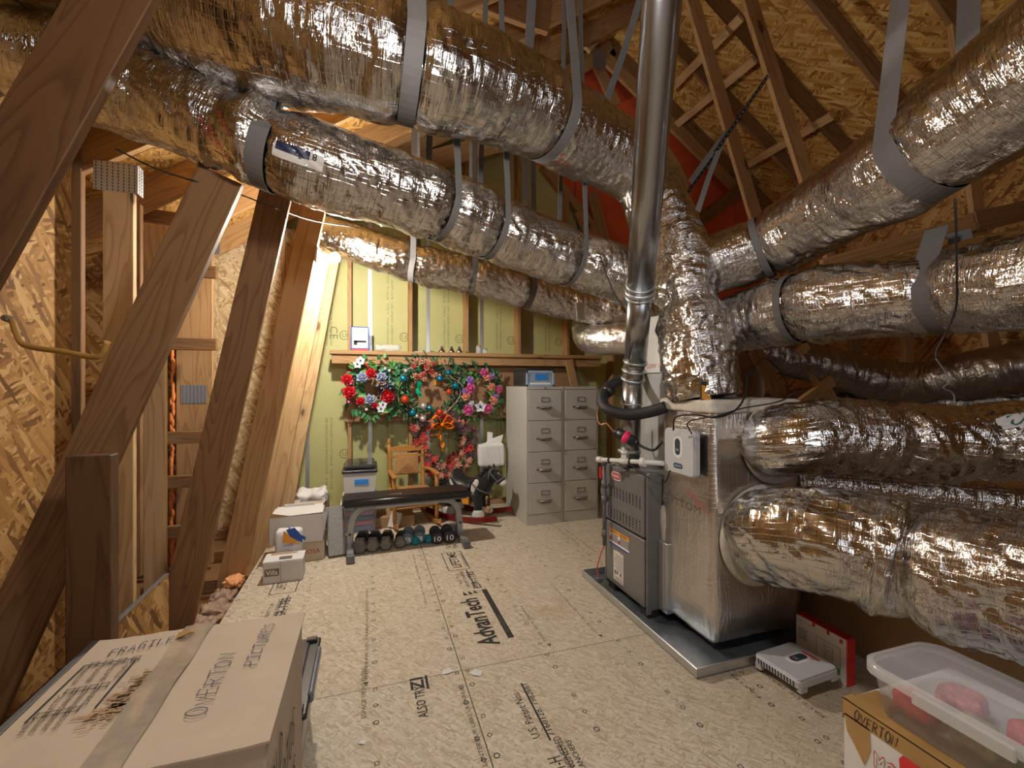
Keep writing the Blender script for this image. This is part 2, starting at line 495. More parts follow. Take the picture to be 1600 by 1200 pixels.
M = {}
M['osb_floor'] = osb('osb_subfloor', [(.42, .34, .235), (.52, .44, .325), (.58, .50, .39), (.63, .56, .45), (.69, .63, .52)], (.025, .0075), .7, stain=(.40, .27, .14), bump=.2)
M['osb_wall'] = osb('osb_sheathing', [(.11, .045, .012), (.26, .125, .035), (.38, .195, .058), (.45, .25, .085), (.58, .37, .16)], (.13, .021))
M['osb_pale'] = osb('osb_sheathing_pale', [(.24, .15, .07), (.42, .29, .15), (.52, .38, .21), (.62, .48, .30), (.7, .58, .4)], (.08, .02))
M['osb_roof'] = osb('osb_roof_deck', [(.17, .07, .015), (.42, .20, .045), (.53, .285, .075), (.61, .365, .115), (.72, .49, .20)], (.13, .024))
M['wood'] = lumber('spruce_lumber', (.50, .31, .145), (.27, .13, .05))
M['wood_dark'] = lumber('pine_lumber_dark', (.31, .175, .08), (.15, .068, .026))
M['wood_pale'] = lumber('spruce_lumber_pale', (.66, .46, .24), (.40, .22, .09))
M['wood_umber'] = lumber('shaded_lumber', (.155, .08, .034), (.07, .03, .011))  # darker lumber: the shade on the near boards is put into the colour
M['foil'] = foil('foil_jacket')
M['foil_flat'] = foil('foil_wrap', (.76, .74, .72), .31, .45)
M['foil_dark'] = foil('foil_jacket_shaded', (.30, .27, .25), .28, .5)  # darker foil: the dimness of the far right is put into its colour
M['galv'] = galv('galvanised_steel', (.66, .68, .70), .36)
M['flue'] = plain('flue_steel', (.38, .39, .40), .27, metal=1.0, var=.08, scale=3)
M['zinc'] = plain('stained_shaded_zinc', (.36, .41, .46), .34, metal=.8, var=.25, scale=9)  # stains, plus the pan floor's bluish reflection and shade put into the colour
M['plate'] = galv('truss_plate_steel', (.5, .5, .5), .45)
M['strap'] = plain('woven_hanger_strap', (.165, .158, .155), .7, var=.06, bump=.2)
M['green'] = plain('green_rigid_foam', (.50, .49, .21), .6, var=.05, scale=3)
M['orange'] = plain('orange_rigid_foam', (.80, .135, .045), .6, var=.14, scale=4, bump=.1)
M['foam'] = plain('orange_gap_foam', (.82, .25, .06), .8, var=.2)
M['ink'] = plain('black_print', (.030, .028, .026), .8, var=.2)
M['ink_soft'] = plain('faded_print', (.13, .10, .075), .85, var=.35, scale=60)
M['ink_green'] = plain('grey_green_print', (.20, .20, .09), .8)
M['ink_red'] = plain('red_print', (.45, .035, .03), .7)
M['ink_white'] = plain('white_print', (.85, .85, .85), .6, var=.03)
M['ink_blue'] = plain('blue_print', (.02, .09, .40), .6)
M['kraft'] = plain('kraft_card', (.50, .40, .30), .8, var=.09, scale=6, bump=.06)
M['kraft_dark'] = plain('kraft_card_brown', (.40, .25, .125), .8, var=.1, scale=6)
M['white_card'] = plain('white_card', (.72, .71, .69), .65, var=.05, scale=5)
M['cream_card'] = plain('greyish_white_card', (.60, .56, .53), .7, var=.06, scale=6)
M['tape_brown'] = plain('brown_packing_tape', (.42, .25, .09), .3, var=.12, scale=9)
M['tape_clear'] = plain('glossy_packing_tape', (.38, .32, .255), .09, var=.2, scale=14, bump=.2, coat=1.0)
M['black'] = plain('black_plastic', (.018, .018, .020), .35, var=.2)
M['black_soft'] = plain('black_rubber_foam', (.014, .014, .015), .6, var=.3)
M['white'] = plain('white_plastic', (.75, .75, .74), .4, var=.03)
M['grey'] = plain('grey_plastic', (.52, .53, .56), .45, var=.03)
M['dgrey'] = plain('dark_grey_steel', (.14, .14, .145), .4, var=.08)
M['furnace'] = plain('furnace_grey_enamel', (.215, .215, .215), .38, metal=.35, var=.06)
M['coil'] = plain('grey_coil_cabinet', (.42, .43, .42), .5, var=.06)
M['mastic'] = plain('mastic_sealant', (.58, .54, .47), .85, var=.12, scale=25, bump=.3)
M['cabinet'] = plain('putty_enamel', (.50, .485, .45), .42, var=.02)
M['chrome'] = plain('brushed_chrome', (.62, .61, .58), .22, metal=1.0, var=.05)
M['bronze'] = plain('dull_bronze', (.20, .165, .12), .4, metal=.6)
M['copper'] = plain('copper_pipe', (.55, .28, .15), .35, metal=.9)
M['red'] = plain('red_enamel', (.62, .03, .03), .4)
M['orange_card'] = plain('orange_card', (.78, .33, .03), .5)
M['blue'] = plain('blue_tape', (.03, .25, .75), .5)
M['clear'] = clear('clear_plastic', (.75, .77, .80), .65)
M['clear_dark'] = clear('smoky_plastic', (.045, .045, .05), .35)
M['pvc'] = plain('white_pvc', (.72, .72, .70), .35, var=.03)
M['wire'] = plain('black_wire', (.012, .011, .011), .5)
# ================================================================ THE SHELL
WALL_Y = 5.0
RIDGE_X, RIDGE_Z, PITCH = 2.8, 5.5, 0.667
def roof_z(x): return RIDGE_Z - PITCH * abs(x - RIDGE_X)
TR_Y = [-1.33, -.72, -.11, .5, 1.11, 1.72, 2.33, 2.94, 3.55, 4.16, 4.77]       # the trusses stand 61 cm apart

# ---- floor: subfloor sheets 122 x 244 cm, tongue edges leaving a dark hairline
floor = struct(MB().span((-.80, -2.45, -.10), (5.4, WALL_Y, -.024)).build('floor', M['wood_dark']))
gx, gy = .42, 2.084
for i in range(-1, 4):
    for j in range(-2, 2):
        x0, x1 = max(gx + 1.22 * i, -.80), min(gx + 1.22 * (i + 1), 5.4)
        y0, y1 = max(gy + 2.44 * j, -2.45), min(gy + 2.44 * (j + 1), WALL_Y - .002)
        if x1 - x0 < .1 or y1 - y0 < .1: continue
        g = .0022
        MB().span((x0 + g, y0 + g, -.024), (x1 - g, y1 - g, 0)).build('floor_panel', M['osb_floor'], floor, bevel=.0012)
# the print on the sheets reads away from the camera
pr = MB()
def fprint(txt, p, length, cap, m=None, shear=0.0, into=None, bold=0.0):
    (into or pr).text(txt, F(*p), (0, 1, 0), (-1, 0, 0), width=length, height=cap, shear=shear, bold=bold)
def fl(px, py): return F(px, py, .0009)
logo = MB()
fprint('AdvanTech', (783, 1006), .53, .115, shear=.05, into=logo, bold=.028)
a, b = F(797, 999), F(752, 925)
logo.add([V(.708, 2.27, .0009), V(.742, 2.27, .0009), V(.742, 2.86, .0009), V(.708, 2.86, .0009)], [(0, 1, 2, 3)])
for k in range(3):
    logo.add([V(.58 + .035 * k, 2.812 + .006 * k, .0009), V(.61 + .035 * k, 2.812 + .006 * k, .0009), V(.585 + .035 * k, 2.87, .0009)], [(0, 1, 2)])
lab(logo.build('sheet_logo', M['ink'], floor), 'large black printed panel logo with a solid bar beneath it')
MB().text('FLOORING', V(.735, 2.33, 0), (0, 1, 0), (-1, 0, 0), width=.19, height=.02, lift=.0016).build('sheet_logo_line', M['ink_soft'], floor)
b2 = MB()
fprint('ESR-1785', (753, 918), .27, .055, into=b2, bold=.012)
fprint('BUILT TO A', (723, 912), .16, .022, into=b2)
fprint('HIGHER STANDARD', (735, 917), .26, .024, into=b2)
fprint('LIFETIME', (722, 886), .30, .066, into=b2, bold=.012)
fprint('LIMITED WARRANTY', (733, 885), .28, .022, into=b2)
fprint('50', (706, 856), .08, .04, into=b2); fprint('YEAR', (716, 856), .09, .04, into=b2)
def fbar(p, q, w):
    p, q = F(*p), F(*q); n = V(w / 2, 0, 0)
    b2.add([p - n + V(0, 0, .0009), p + n + V(0, 0, .0009), q + n + V(0, 0, .0009), q - n + V(0, 0, .0009)], [(0, 1, 2, 3)])
def frect(x0, y0, x1, y1, into, w=.006, z=.0009):
    for (a0, b0, a1, b1) in ((x0, y0, x1, y0 + w), (x0, y1 - w, x1, y1), (x0, y0, x0 + w, y1), (x1 - w, y0, x1, y1)):
        into.add([V(a0, b0, z), V(a1, b0, z), V(a1, b1, z), V(a0, b1, z)], [(0, 1, 2, 3)])
q0 = F(718, 888); frect(q0.x - .085, q0.y - .03, q0.x + .075, q0.y + .33, b2)
q0 = F(743, 918); b2.add([V(q0.x - .004, q0.y, .0009), V(q0.x + .004, q0.y, .0009), V(q0.x + .004, q0.y + .3, .0009), V(q0.x - .004, q0.y + .3, .0009)], [(0, 1, 2, 3)])
# the next stamp along the left edge
fprint('ESR-1785', (444, 966), .27, .055, into=b2, bold=.012)
fprint('BUILT TO A', (420, 963), .16, .022, into=b2)
fprint('HIGHER STANDARD', (430, 968), .26, .024, into=b2)
fprint('LIFETIME', (445, 921), .2, .06, into=b2)
q0 = F(452, 924); frect(q0.x - .12, q0.y - .02, q0.x + .04, q0.y + .25, b2)
q0 = F(438, 965); b2.add([V(q0.x - .003, q0.y, .0009), V(q0.x + .003, q0.y, .0009), V(q0.x + .003, q0.y + .29, .0009), V(q0.x - .003, q0.y + .29, .0009)], [(0, 1, 2, 3)])
fprint('ALSO TRY', (670, 1120), .20, .042, into=b2, bold=.012)
fprint('ZI', (664, 1076), .085, .06, into=b2, bold=.03)
q0 = F(667, 1077); b2.add([V(q0.x, q0.y, .0009), V(q0.x + .012, q0.y, .0009), V(q0.x + .012, q0.y + .095, .0009), V(q0.x, q0.y + .095, .0009)], [(0, 1, 2, 3)])
fprint('U.S. Patent Nos', (845, 1152), .26, .034, into=b2)
fprint('7160128, 7982661', (869, 1148), .31, .034, into=b2)
q0 = F(860, 1157); b2.add([V(q0.x - .004, q0.y, .0009), V(q0.x + .004, q0.y, .0009), V(q0.x + .004, q0.y + .34, .0009), V(q0.x - .004, q0.y + .34, .0009)], [(0, 1, 2, 3)])
fprint('ENGINEERED', (905, 1207), .17, .03, into=b2); fprint('1-H', (884, 1198), .05, .05, into=b2)
fprint('PLANCHERS', (920, 1207), .15, .022, into=b2)
q0 = F(895, 1204); b2.add([V(q0.x - .002, q0.y - .1, .0009), V(q0.x + .002, q0.y - .1, .0009), V(q0.x + .002, q0.y + .12, .0009), V(q0.x - .002, q0.y + .12, .0009)], [(0, 1, 2, 3)])
lab(b2.build('sheet_stamp', M['ink'], floor), 'black stamped product lettering')
b3 = MB()
fprint('SPACE 1/8 IN. BETWEEN PANELS', (668, 945), .0001 + (F(650, 865) - F(668, 945)).length, .014, into=b3)
fprint('REFERME LES PANNEAUX JOINT SERRE', (577, 1060), .95, .02, into=b3)
fprint('ESPACE 1/8 PO ENTRE', (572, 1122), .34, .02, into=b3)
fprint('L INTERIEUR LIBRE LA RAINURE', (762, 1196), .45, .018, into=b3)
fprint('THIS SIDE DOWN', (855, 1003), .40, .016, into=b3)
fprint('SPACE 1/8 IN. BETWEEN PANELS', (935, 990), .6, .015, into=b3)
fprint('FACE DE TRANSPORT EXTERIEUR', (1290, 1120), .62, .018, into=b3)
fprint('FASTEN 6 IN. EDGES', (1190, 1090), .5, .016, into=b3)
fprint('FASTEN 6 IN. EDGES', (932, 862), .6, .02, into=b3)
fprint('SPACE 1/8 IN. BETWEEN PANELS', (905, 850), .6, .014, into=b3)
for (ax, ay) in ((572, 1066), (857, 1006), (937, 992), (762, 905)):
    q = F(ax, ay)
    b3.add([q + V(-.012, 0, .0009), q + V(.012, 0, .0009), q + V(0, -.03, .0009)], [(0, 2, 1)])
lab(b3.build('sheet_notice', M['ink_soft'], floor), 'faded small installation print')
# nailing marks: rings, diamonds and squares printed in rows on the sheets
nm = MB()
def mark(x, y, kind, r=.0125, w=.004):
    n = {0: 14, 1: 4, 2: 4}[kind]; a0 = {0: 0, 1: 0, 2: math.pi / 4}[kind]
    vs = []
    for i in range(n):
        a = a0 + 2 * math.pi * i / n
        for q in (r, r - w): vs.append(V(x + q * math.cos(a), y + q * math.sin(a), .0009))
    nm.add(vs, [(2 * i, 2 * ((i + 1) % n), 2 * ((i + 1) % n) + 1, 2 * i + 1) for i in range(n)])
for i in range(-1, 4):
    for k in (.025, .43, .83, 1.195):
        x = gx + 1.22 * i + k
        if x > 4.4: continue
        for j in range(46):
            y = .35 + .152 * j / 1.5 + (.3 if k > .5 else 0)
            seq = (0, 1, 2, None)[j % 4]
            if seq is None or y > 4.9: continue
            mark(x + R.uniform(-.006, .006), y, seq, .0135 if seq == 2 else .012) if 'R' in globals() else mark(x, y, seq)
lab(nm.build('nailing_marks', M['ink'], floor), 'rows of small printed rings, squares and diamonds')
specks = MB()
rs = random.Random(4)
for k in range(260):
    x, y = rs.uniform(-.5, 3.2), rs.uniform(.8, 4.4)
    a = rs.uniform(0, 3.14); L = rs.uniform(.004, .014); W = rs.uniform(.001, .004)
    d = V(math.cos(a), math.sin(a), 0) * L; n = V(-math.sin(a), math.cos(a), 0) * W; o = V(x, y, .0012)
    specks.add([o - d, o + n, o + d, o - n], [(0, 3, 2, 1)])
stuff(lab(specks.build('splinter_specks', M['kraft_dark'], floor), 'small dark specks and splinters on the sheets'))

# ---- far wall: studs, green foam sheets with taped seams, orange foam above the slope
wall_back = struct(MB().span((-1.9, WALL_Y + .05, -.1), (5.6, WALL_Y + .09, 5.6)).build('wall_back', M['wood_dark']))
d0, d1 = PY(862, 285, WALL_Y), PY(1010, 470, WALL_Y)
def slope_z(x): return d0.z + (d1.z - d0.z) * (x - d0.x) / (d1.x - d0.x)
def green_top(x): return max(.02, min(roof_z(x) - .02, slope_z(x)))
def wall_poly(name, x0, x1, bot, top, mat, y0, y1, parent):
    xs = [x0 + (x1 - x0) * k / 6 for k in range(7)]
    poly = [(x, bot(x)) for x in xs] + [(x, top(x)) for x in reversed(xs)]
    Mx = Matrix(((1, 0, 0, 0), (0, 0, 1, 0), (0, 1, 0, 0), (0, 0, 0, 1)))
    mb = MB(); n = len(poly)
    vs = [V(x, y0, z) for x, z in poly] + [V(x, y1, z) for x, z in poly]
    mb.add(vs, [tuple(range(n)), tuple(range(n, 2 * n))[::-1]] + [(i, n + i, n + (i + 1) % n, (i + 1) % n) for i in range(n)])
    return mb.build(name, mat, parent)
SEAM0 = .02
for k in range(-2, 6):
    x0, x1 = SEAM0 + .61 * k + .003, SEAM0 + .61 * (k + 1) - .003
    wall_poly('foam_panel', x0, x1, lambda x: .03, lambda x: max(.3, green_top(x)), M['green'], WALL_Y, WALL_Y + .05, wall_back)
wp = MB()
for k in range(-2, 5):
    x = SEAM0 + .61 * k
    if green_top(x) > .4: MB().span((x - .019, WALL_Y - .004, .1), (x + .019, WALL_Y, green_top(x) - .02)).build('seam_tape', M['galv'], wall_back)
    for dx, s in ((.17, 'SEE INSTALLATION INSTRUCTIONS    R VALUE    TYPE X    FOAM INSULATION'), (.215, 'EXTRUDED POLYSTYRENE   ASTM C578   USE UNDER SUPERVISION')):
        if green_top(x + dx) > 1.2:
            for z0, z1 in ((.15, 1.0), (1.75, 3.0)):
                zt = min(z1, green_top(x + dx) - .1)
                if zt - z0 > .4: wp.text(s[:int(len(s) * (zt - z0) / 1.25)], V(x + dx, WALL_Y, zt), (0, 0, -1), (1, 0, 0), width=zt - z0, height=.022)
    for z0 in (.62, 1.86):
        if green_top(x + .36) > z0 + .2 and k > -2:
            for r0 in (.05,):
                n = 20
                vs = [V(x + .355 + q * math.cos(6.2832 * i / n), WALL_Y - .001, z0 + q * math.sin(6.2832 * i / n)) for i in range(n) for q in (r0, r0 - .008)]
                wp.add(vs, [(2 * i, 2 * ((i + 1) % n), 2 * ((i + 1) % n) + 1, 2 * i + 1) for i in range(n)])
            wp.text('UL', V(x + .332, WALL_Y, z0 - .022), (1, 0, 0), (0, 0, 1), height=.045)
q0 = PY(515, 522, WALL_Y); wp.text('CE', V(q0.x, WALL_Y, q0.z + .08), (0, 0, -1), (1, 0, 0), height=.08)
lab(wp.build('sheet_print', M['ink_green'], wall_back), 'grey lettering and ring marks printed up the green sheets')
for k in range(-2, 6):
    x = -.18 + .61 * k
    top = green_top(x)
    if top < .5: continue
    beam('stud', V(x, WALL_Y - .07, .04), V(x, WALL_Y - .07, top - .03), .038, .14, (1, 0, 0), M['wood'], wall_back)
beam('bottom_plate', V(-1.3, WALL_Y - .07, .02), V(3.3, WALL_Y - .07, .02), .14, .038, (0, 1, 0), M['wood'], wall_back)
for x0, x1 in ((1.2, 2.42), (2.43, 3.65), (3.66, 4.88), (4.89, 5.5)):
    wall_poly('orange_panel', x0, x1, lambda x: max(2.0, slope_z(x)), lambda x: max(roof_z(x) - .02, max(2.0, slope_z(x)) + .03), M['orange'], WALL_Y + .01, WALL_Y + .05, wall_back)
# timber along the lower edge of the orange sheets and a vertical brace or two before them
e0, e1 = PY(845, 262, WALL_Y), PY(1010, 470, WALL_Y)
beam('sloping_plate', V(e0.x, WALL_Y - .06, e0.z), V(e1.x, WALL_Y - .06, e1.z), .10, .1, (0, 0, 1), M['wood'], wall_back)
for px0, py0, px1, py1 in ((930, 95, 962, 165), (925, 300, 955, 420), (905, 330, 925, 372)):
    a, b = PY(px0, py0, WALL_Y - .1), PY(px1, py1, WALL_Y - .1)
    beam('gable_stud', a, b, .14, .04, (1, 0, 0), M['wood'], wall_back)

# ---- left side: sheathing near the camera, a recess, then pale sheathing to the corner
wall_left = struct(MB().span((-1.52, -2.45, -.1), (-1.46, 2.86, 2.75)).build('wall_left', M['osb_wall']))
for y0, y1 in ((-2.45, -.80), (-.797, .42), (.423, 1.64), (1.643, 2.86)):
    MB().span((-1.46, y0, -.05), (-1.44, y1, 2.70)).build('wall_panel', M['osb_wall'], wall_left, bevel=.001)
beam('corner_stud', V(-1.455, 2.93, 0), V(-1.455, 2.93, 2.58), .06, .04, (1, 0, 0), M['wood_dark'], wall_left)
for y in (1.72, 2.33):
    pass
wall_left_far = struct(MB().span((-1.42, 4.2, -.1), (-1.36, WALL_Y, 2.75)).build('wall_left_far', M['osb_pale']))
for z0, z1 in ((-.05, 1.20), (1.205, 2.70)):
    MB().span((-1.36, 4.2, z0), (-1.345, WALL_Y, z1)).build('wall_panel', M['osb_pale'], wall_left_far, bevel=.001)
wall_return = struct(MB().span((-1.36, 4.90, -.1), (-.66, 4.93, 2.9)).build('wall_return', M['osb_pale']))
for z0, z1 in ((-.05, 1.20), (1.205, 2.88)): MB().span((-1.36, 4.885, z0), (-.66, 4.90, z1)).build('wall_panel', M['osb_pale'], wall_return, bevel=.001)
beam('corner_stud', V(-.72, 4.86, 0), V(-.72, 4.86, 2.7), .09, .038, (1, 0, 0), M['wood'], wall_return)
wall_recess = struct(MB().span((-2.35, 2.86, -.1), (-2.31, 4.24, 2.6)).build('wall_recess', M['osb_wall']))
MB().span((-2.31, 4.2, -.1), (-1.42, 4.24, 2.6)).build('end_board', M['osb_wall'], wall_recess)
for z in (.25, .62, .95, 1.65, 2.2):
    beam('blocking', V(-1.75, 3.95, z), V(-1.1, 3.95, z), .09, .038, (0, 0, 1), M['wood_dark'], wall_recess)
# low board in front of the truss feet, and the joists and fluff below it
skirt = struct(MB().span((-.965, .2, .02), (-.95, 2.66, .40)).build('trim_1', M['osb_wall'], bevel=.001))
beam('cap_strip', V(-.958, .2, .402), V(-.958, 2.66, .402), .022, .006, (1, 0, 0), M['dgrey'], skirt)
sub = struct(MB().span((-2.4, -2.45, -.16), (-.80, WALL_Y, -.12)).build('trim_2', M['wood_dark']))
for y in TR_Y: beam('joist', V(-1.46, y + .1, -.07), V(-.81, y + .1, -.07), .09, .038, (0, 0, 1), M['wood_dark'], sub)

# ---- right and rear: dark sheathing
wall_right = struct(MB().span((5.4, -2.45, -.1), (5.45, WALL_Y, 3.9)).build('wall_right', M['osb_wall']))
wall_rear = struct(MB().span((-2.4, -2.5, -.1), (5.6, -2.45, 5.6)).build('wall_rear', M['osb_wall']))
win = struct(MB().span((-.1, -2.446, 1.2), (1.9, -2.43, 3.0)).build('window_added', plain('frosted_pane', (.7, .75, .8), .2)))  # unseen window, added to give the rear fill lamp a source
for lo, hi in (((-.16, -2.45, 1.14), (-.1, -2.41, 3.06)), ((1.9, -2.45, 1.14), (1.96, -2.41, 3.06)), ((-.1, -2.45, 1.14), (1.9, -2.41, 1.2)), ((-.1, -2.45, 3.0), (1.9, -2.41, 3.06)), ((.87, -2.45, 1.2), (.93, -2.41, 3.0))): MB().span(lo, hi).build('window_frame', M['wood'], win)
w0, w1 = V(2.33, 2.2, 0), V(2.33, -.4, 0)
knee = struct(MB().span((2.33, -.6, 0), (2.37, 2.2, .50)).build('wall_knee', M['wood_dark']))
for y0, y1 in ((-.6, .78), (.785, 2.2)):
    MB().span((2.318, y0, .001), (2.33, y1, .50)).build('knee_board', M['kraft_dark'], knee, bevel=.001)

# ---- roof: two slopes of sheathing, rafters and purlins under them
ceiling = struct(MB().add([V(-2.45, -2.5, roof_z(-2.45) + .05), V(RIDGE_X, -2.5, RIDGE_Z + .05), V(5.7, -2.5, roof_z(5.7) + .05),
                           V(-2.45, WALL_Y + .1, roof_z(-2.45) + .05), V(RIDGE_X, WALL_Y + .1, RIDGE_Z + .05), V(5.7, WALL_Y + .1, roof_z(5.7) + .05)],
                          [(0, 1, 4, 3), (1, 2, 5, 4)]).build('ceiling', M['osb_roof']))
sl = math.hypot(1, PITCH)
def roof_sheets(x_from, sgn, count):
    for i in range(count):
        xa = x_from + sgn * (1.22 / sl) * i; xb = x_from + sgn * (1.22 / sl) * (i + 1) - sgn * .003
        off = -1.22 if i % 2 else 0
        for j in range(-1, 4):
            ya = max(-2.45, -1.6 + 2.44 * j + off); yb = min(WALL_Y, -1.6 + 2.44 * (j + 1) + off - .004)
            if yb - ya < .1: continue
            pa, pb = V(xa, (ya + yb) / 2, roof_z(xa) + .005), V(xb, (ya + yb) / 2, roof_z(xb) + .005)
            o = beam('roof_panel', pa, pb, yb - ya, .012, (0, 1, 0), M['osb_roof'], ceiling, .001)
roof_sheets(RIDGE_X, -1, 5)
roof_sheets(RIDGE_X, 1, 3)
for y in TR_Y:
    for sgn, xe in ((-1, -1.75), (1, 5.4)):
        a, b = V(RIDGE_X, y, RIDGE_Z - .11), V(xe, y, roof_z(xe) - .11)
        beam('rafter', a, b, .184, .042, (0, 0, 1), M['wood'] if sgn < 0 else M['wood_dark'], ceiling)
# webs of the trusses on the right slope, purlins across them
for (p, q, Y) in (((1081, 0), (1182, 345), 3.55), ((1170, 0), (1263, 290), 2.94), ((1490, 10), (1560, 640), 2.33)):
    a, b = PY(*p, Y), PY(*q, Y); u = (a - b).normalized()
    beam('truss_web', a + u * .35, b - u * (.9 if Y > 2.4 else .2), .15, .04, (1, 0, 0), M['wood'], ceiling)
def on_roof(px, py, drop):
    r = ray(px, py); k = RIDGE_Z + PITCH * RIDGE_X - drop
    return CAM + r * ((k - CAM_H) / (r.z + PITCH * r.x))
for p, q in (((1040, 148), (1158, 27)), ((1056, 196), (1180, 92)), ((1150, 268), (1300, 181)), ((1250, 335), (1420, 240))):
    a, b = on_roof(*p, .25), on_roof(*q, .25)
    beam('purlin', a, b, .085, .038, (1, 0, -PITCH), M['wood_pale'], ceiling)
for (p, q, Y, w, mt) in (((1178, 545), (1232, 640), 3.2, .13, 'wood_dark'), ((1250, 540), (1305, 640), 3.1, .14, 'wood'), ((1335, 500), (1338, 650), 3.3, .16, 'wood_dark'), ((1372, 500), (1372, 650), 3.6, .12, 'wood'),
                         ((1418, 500), (1416, 650), 3.0, .13, 'wood'), ((1445, 510), (1490, 650), 3.5, .12, 'wood_dark'), ((1250, 632), (1300, 595), 2.75, .09, 'wood'), ((1545, 515), (1585, 660), 2.45, .15, 'wood'), ((1595, 505), (1625, 660), 2.9, .16, 'wood_dark')):
    a, b = PY(*p, Y), PY(*q, Y)
    beam('truss_web', a, b, w, .045, (1, 0, 0) if abs((b - a).normalized().z) > .6 else (0, 0, 1), M[mt], ceiling)
a, b = PY(1285, 418, 2.75), PY(1520, 348, 2.3); beam('cross_member', a, b, .13, .045, (0, 0, 1), M['wood'], ceiling)
a, b = PY(1520, 348, 2.3), PY(1640, 320, 2.2); beam('cross_member', a, b, .16, .06, (0, 0, 1), M['wood_dark'], ceiling)
# printed grade stamps on the right slope
st = MB()
sx = V(0, 1, 0); sy = V(-1, 0, PITCH).normalized()
for (px, py, s, h) in ((1120, 190, 'SHEATHING', .09), (1145, 165, 'PS 2-10', .07), (1105, 205, 'EXP 1', .08), (1235, 70, '24/16', .09), (1255, 50, 'WEYER', .06), (1270, 38, 'MILL 412', .06)):
    st.text(s, on_roof(px, py, .004), sx, sy, height=h, lift=.004)
for (px, py) in ((1100, 215), (1240, 60)):
    pass
lab(st.build('grade_stamp', M['ink'], ceiling), 'black grade stamps printed on the roof deck')
# truss members and boards seen between the ducts near the peak of the far gable
for (p, q, Y, w, mt) in (((700, -30), (835, 20), 3.2, .26, 'wood_dark'), ((858, 135), (925, 92), 4.7, .18, 'wood'), ((870, 70), (925, -10), 4.3, .14, 'wood_pale'),
                         ((925, 65), (985, -5), 4.3, .12, 'wood_pale'), ((560, 235), (720, 168), 4.6, .2, 'wood'), ((820, 150), (870, 0), 4.0, .1, 'wood_pale'),
                         ((640, 260), (810, 215), 4.75, .2, 'wood'), ((790, 0), (760, 90), 4.2, .1, 'wood_pale'), ((500, 225), (650, 190), 4.2, .14, 'wood_pale'),
                         ((848, 0), (840, 115), 3.9, .12, 'wood'), ((952, 95), (1140, 283), 4.78, .18, 'wood'), ((1180, 280), (1100, 340), 4.7, .16, 'wood_dark')):
    a, b = PY(*p, Y), PY(*q, Y); u = (b - a).normalized() * .12
    beam('cross_member', a - u, b + u, w, .045, (0, 0, 1) if abs(u.z) < .09 else (1, 0, 0), M[mt], ceiling)
o = MB(); q = PY(937, 92, 4.64)
o.box(q, (.16, .004, .22)); o.build('truss_plate', M['plate'], ceiling)

# ---- the webs of the left trusses: each a piece of lumber of its own
def truss_piece(label, p, q, Y, w, mat='wood', t=.042, plates=()):
    a, b = PY(*p, Y + t / 2), PY(*q, Y + t / 2)
    r = thing('truss_brace', label, 'lumber', (min(a, b, key=lambda k: k.z)))
    beam('board', a, b, w, t, (1, 0, 0), M[mat], r)
    return r
u = (178 - -50) / 400
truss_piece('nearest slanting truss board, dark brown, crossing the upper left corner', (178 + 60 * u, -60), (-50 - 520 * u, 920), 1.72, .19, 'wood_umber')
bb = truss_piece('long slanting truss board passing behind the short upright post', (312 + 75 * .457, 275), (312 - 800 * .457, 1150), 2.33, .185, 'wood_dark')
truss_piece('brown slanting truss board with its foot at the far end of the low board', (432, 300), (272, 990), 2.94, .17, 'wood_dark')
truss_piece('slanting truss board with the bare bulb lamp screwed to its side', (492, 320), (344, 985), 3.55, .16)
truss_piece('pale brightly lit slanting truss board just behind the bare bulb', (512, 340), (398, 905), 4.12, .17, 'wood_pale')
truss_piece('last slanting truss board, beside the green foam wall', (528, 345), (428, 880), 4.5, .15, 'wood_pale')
a = PY(140, 712, 2.05)
post = thing('short_post', 'short square-topped upright post standing before a slanting truss board', 'post', (a.x, 2.07, 0))
beam('board', V(a.x, 2.07, -.02), V(a.x, 2.07, a.z), .135, .06, (1, 0, 0), M['wood_umber'], post)
def upright(label, px0, px1, ytop, Y, mat, plates):
    a, b = PY(px0, ytop, Y), PY(px1, ytop, Y)
    r = thing('truss_upright', label, 'lumber', ((a.x + b.x) / 2, Y + .02, -.07))
    beam('board', V((a.x + b.x) / 2, Y + .02, -.07), V((a.x + b.x) / 2, Y + .02, a.z), b.x - a.x, .04, (1, 0, 0), M[mat], r)
    for (q0, q1, r0, r1, wrap) in plates:
        c0, c1 = PY(q0, r0, Y), PY(q1, r1, Y)
        mb = MB().span((c0.x, Y - .003, c1.z), (c1.x, Y - .0005, c0.z))
        if wrap: mb.span((c1.x, Y - .003, c1.z), (c1.x + .002, Y + .06, c0.z))
        pl = mb.build('truss_plate', M['plate'], r, world=True)
        tooth = MB(); nx = max(3, int((c1.x - c0.x) / .022)); nz = max(3, int((c0.z - c1.z) / .016))
        for i in range(nx):
            for k in range(nz):
                x = c0.x + (i + .5) * (c1.x - c0.x) / nx; z = c1.z + (k + .5) * (c0.z - c1.z) / nz
                tooth.box((x, Y - .0036, z), (.004, .0016, .009))
                if wrap and i < 2: tooth.box((c1.x + .003, Y + .015 + .022 * i, z), (.0016, .004, .009))
        stuff(tooth.build('tooth_slots', M['black'], pl, world=True))
    return r
upright('wide upright truss board with a big toothed steel plate on its top', 160, 208, 250, 2.9, 'wood_pale', ((146, 215, 250, 303, True),))
upright('pale upright board in the recess behind the toothed plate', 224, 258, 349, 3.5, 'wood_pale', ())
s3 = upright('double upright board with orange gap foam along its edge', 275, 332, 375, 4.1, 'wood', ((283, 323, 602, 630, False), (332, 344, 375, 398, False)))
fo = MB(); rg = random.Random(11)
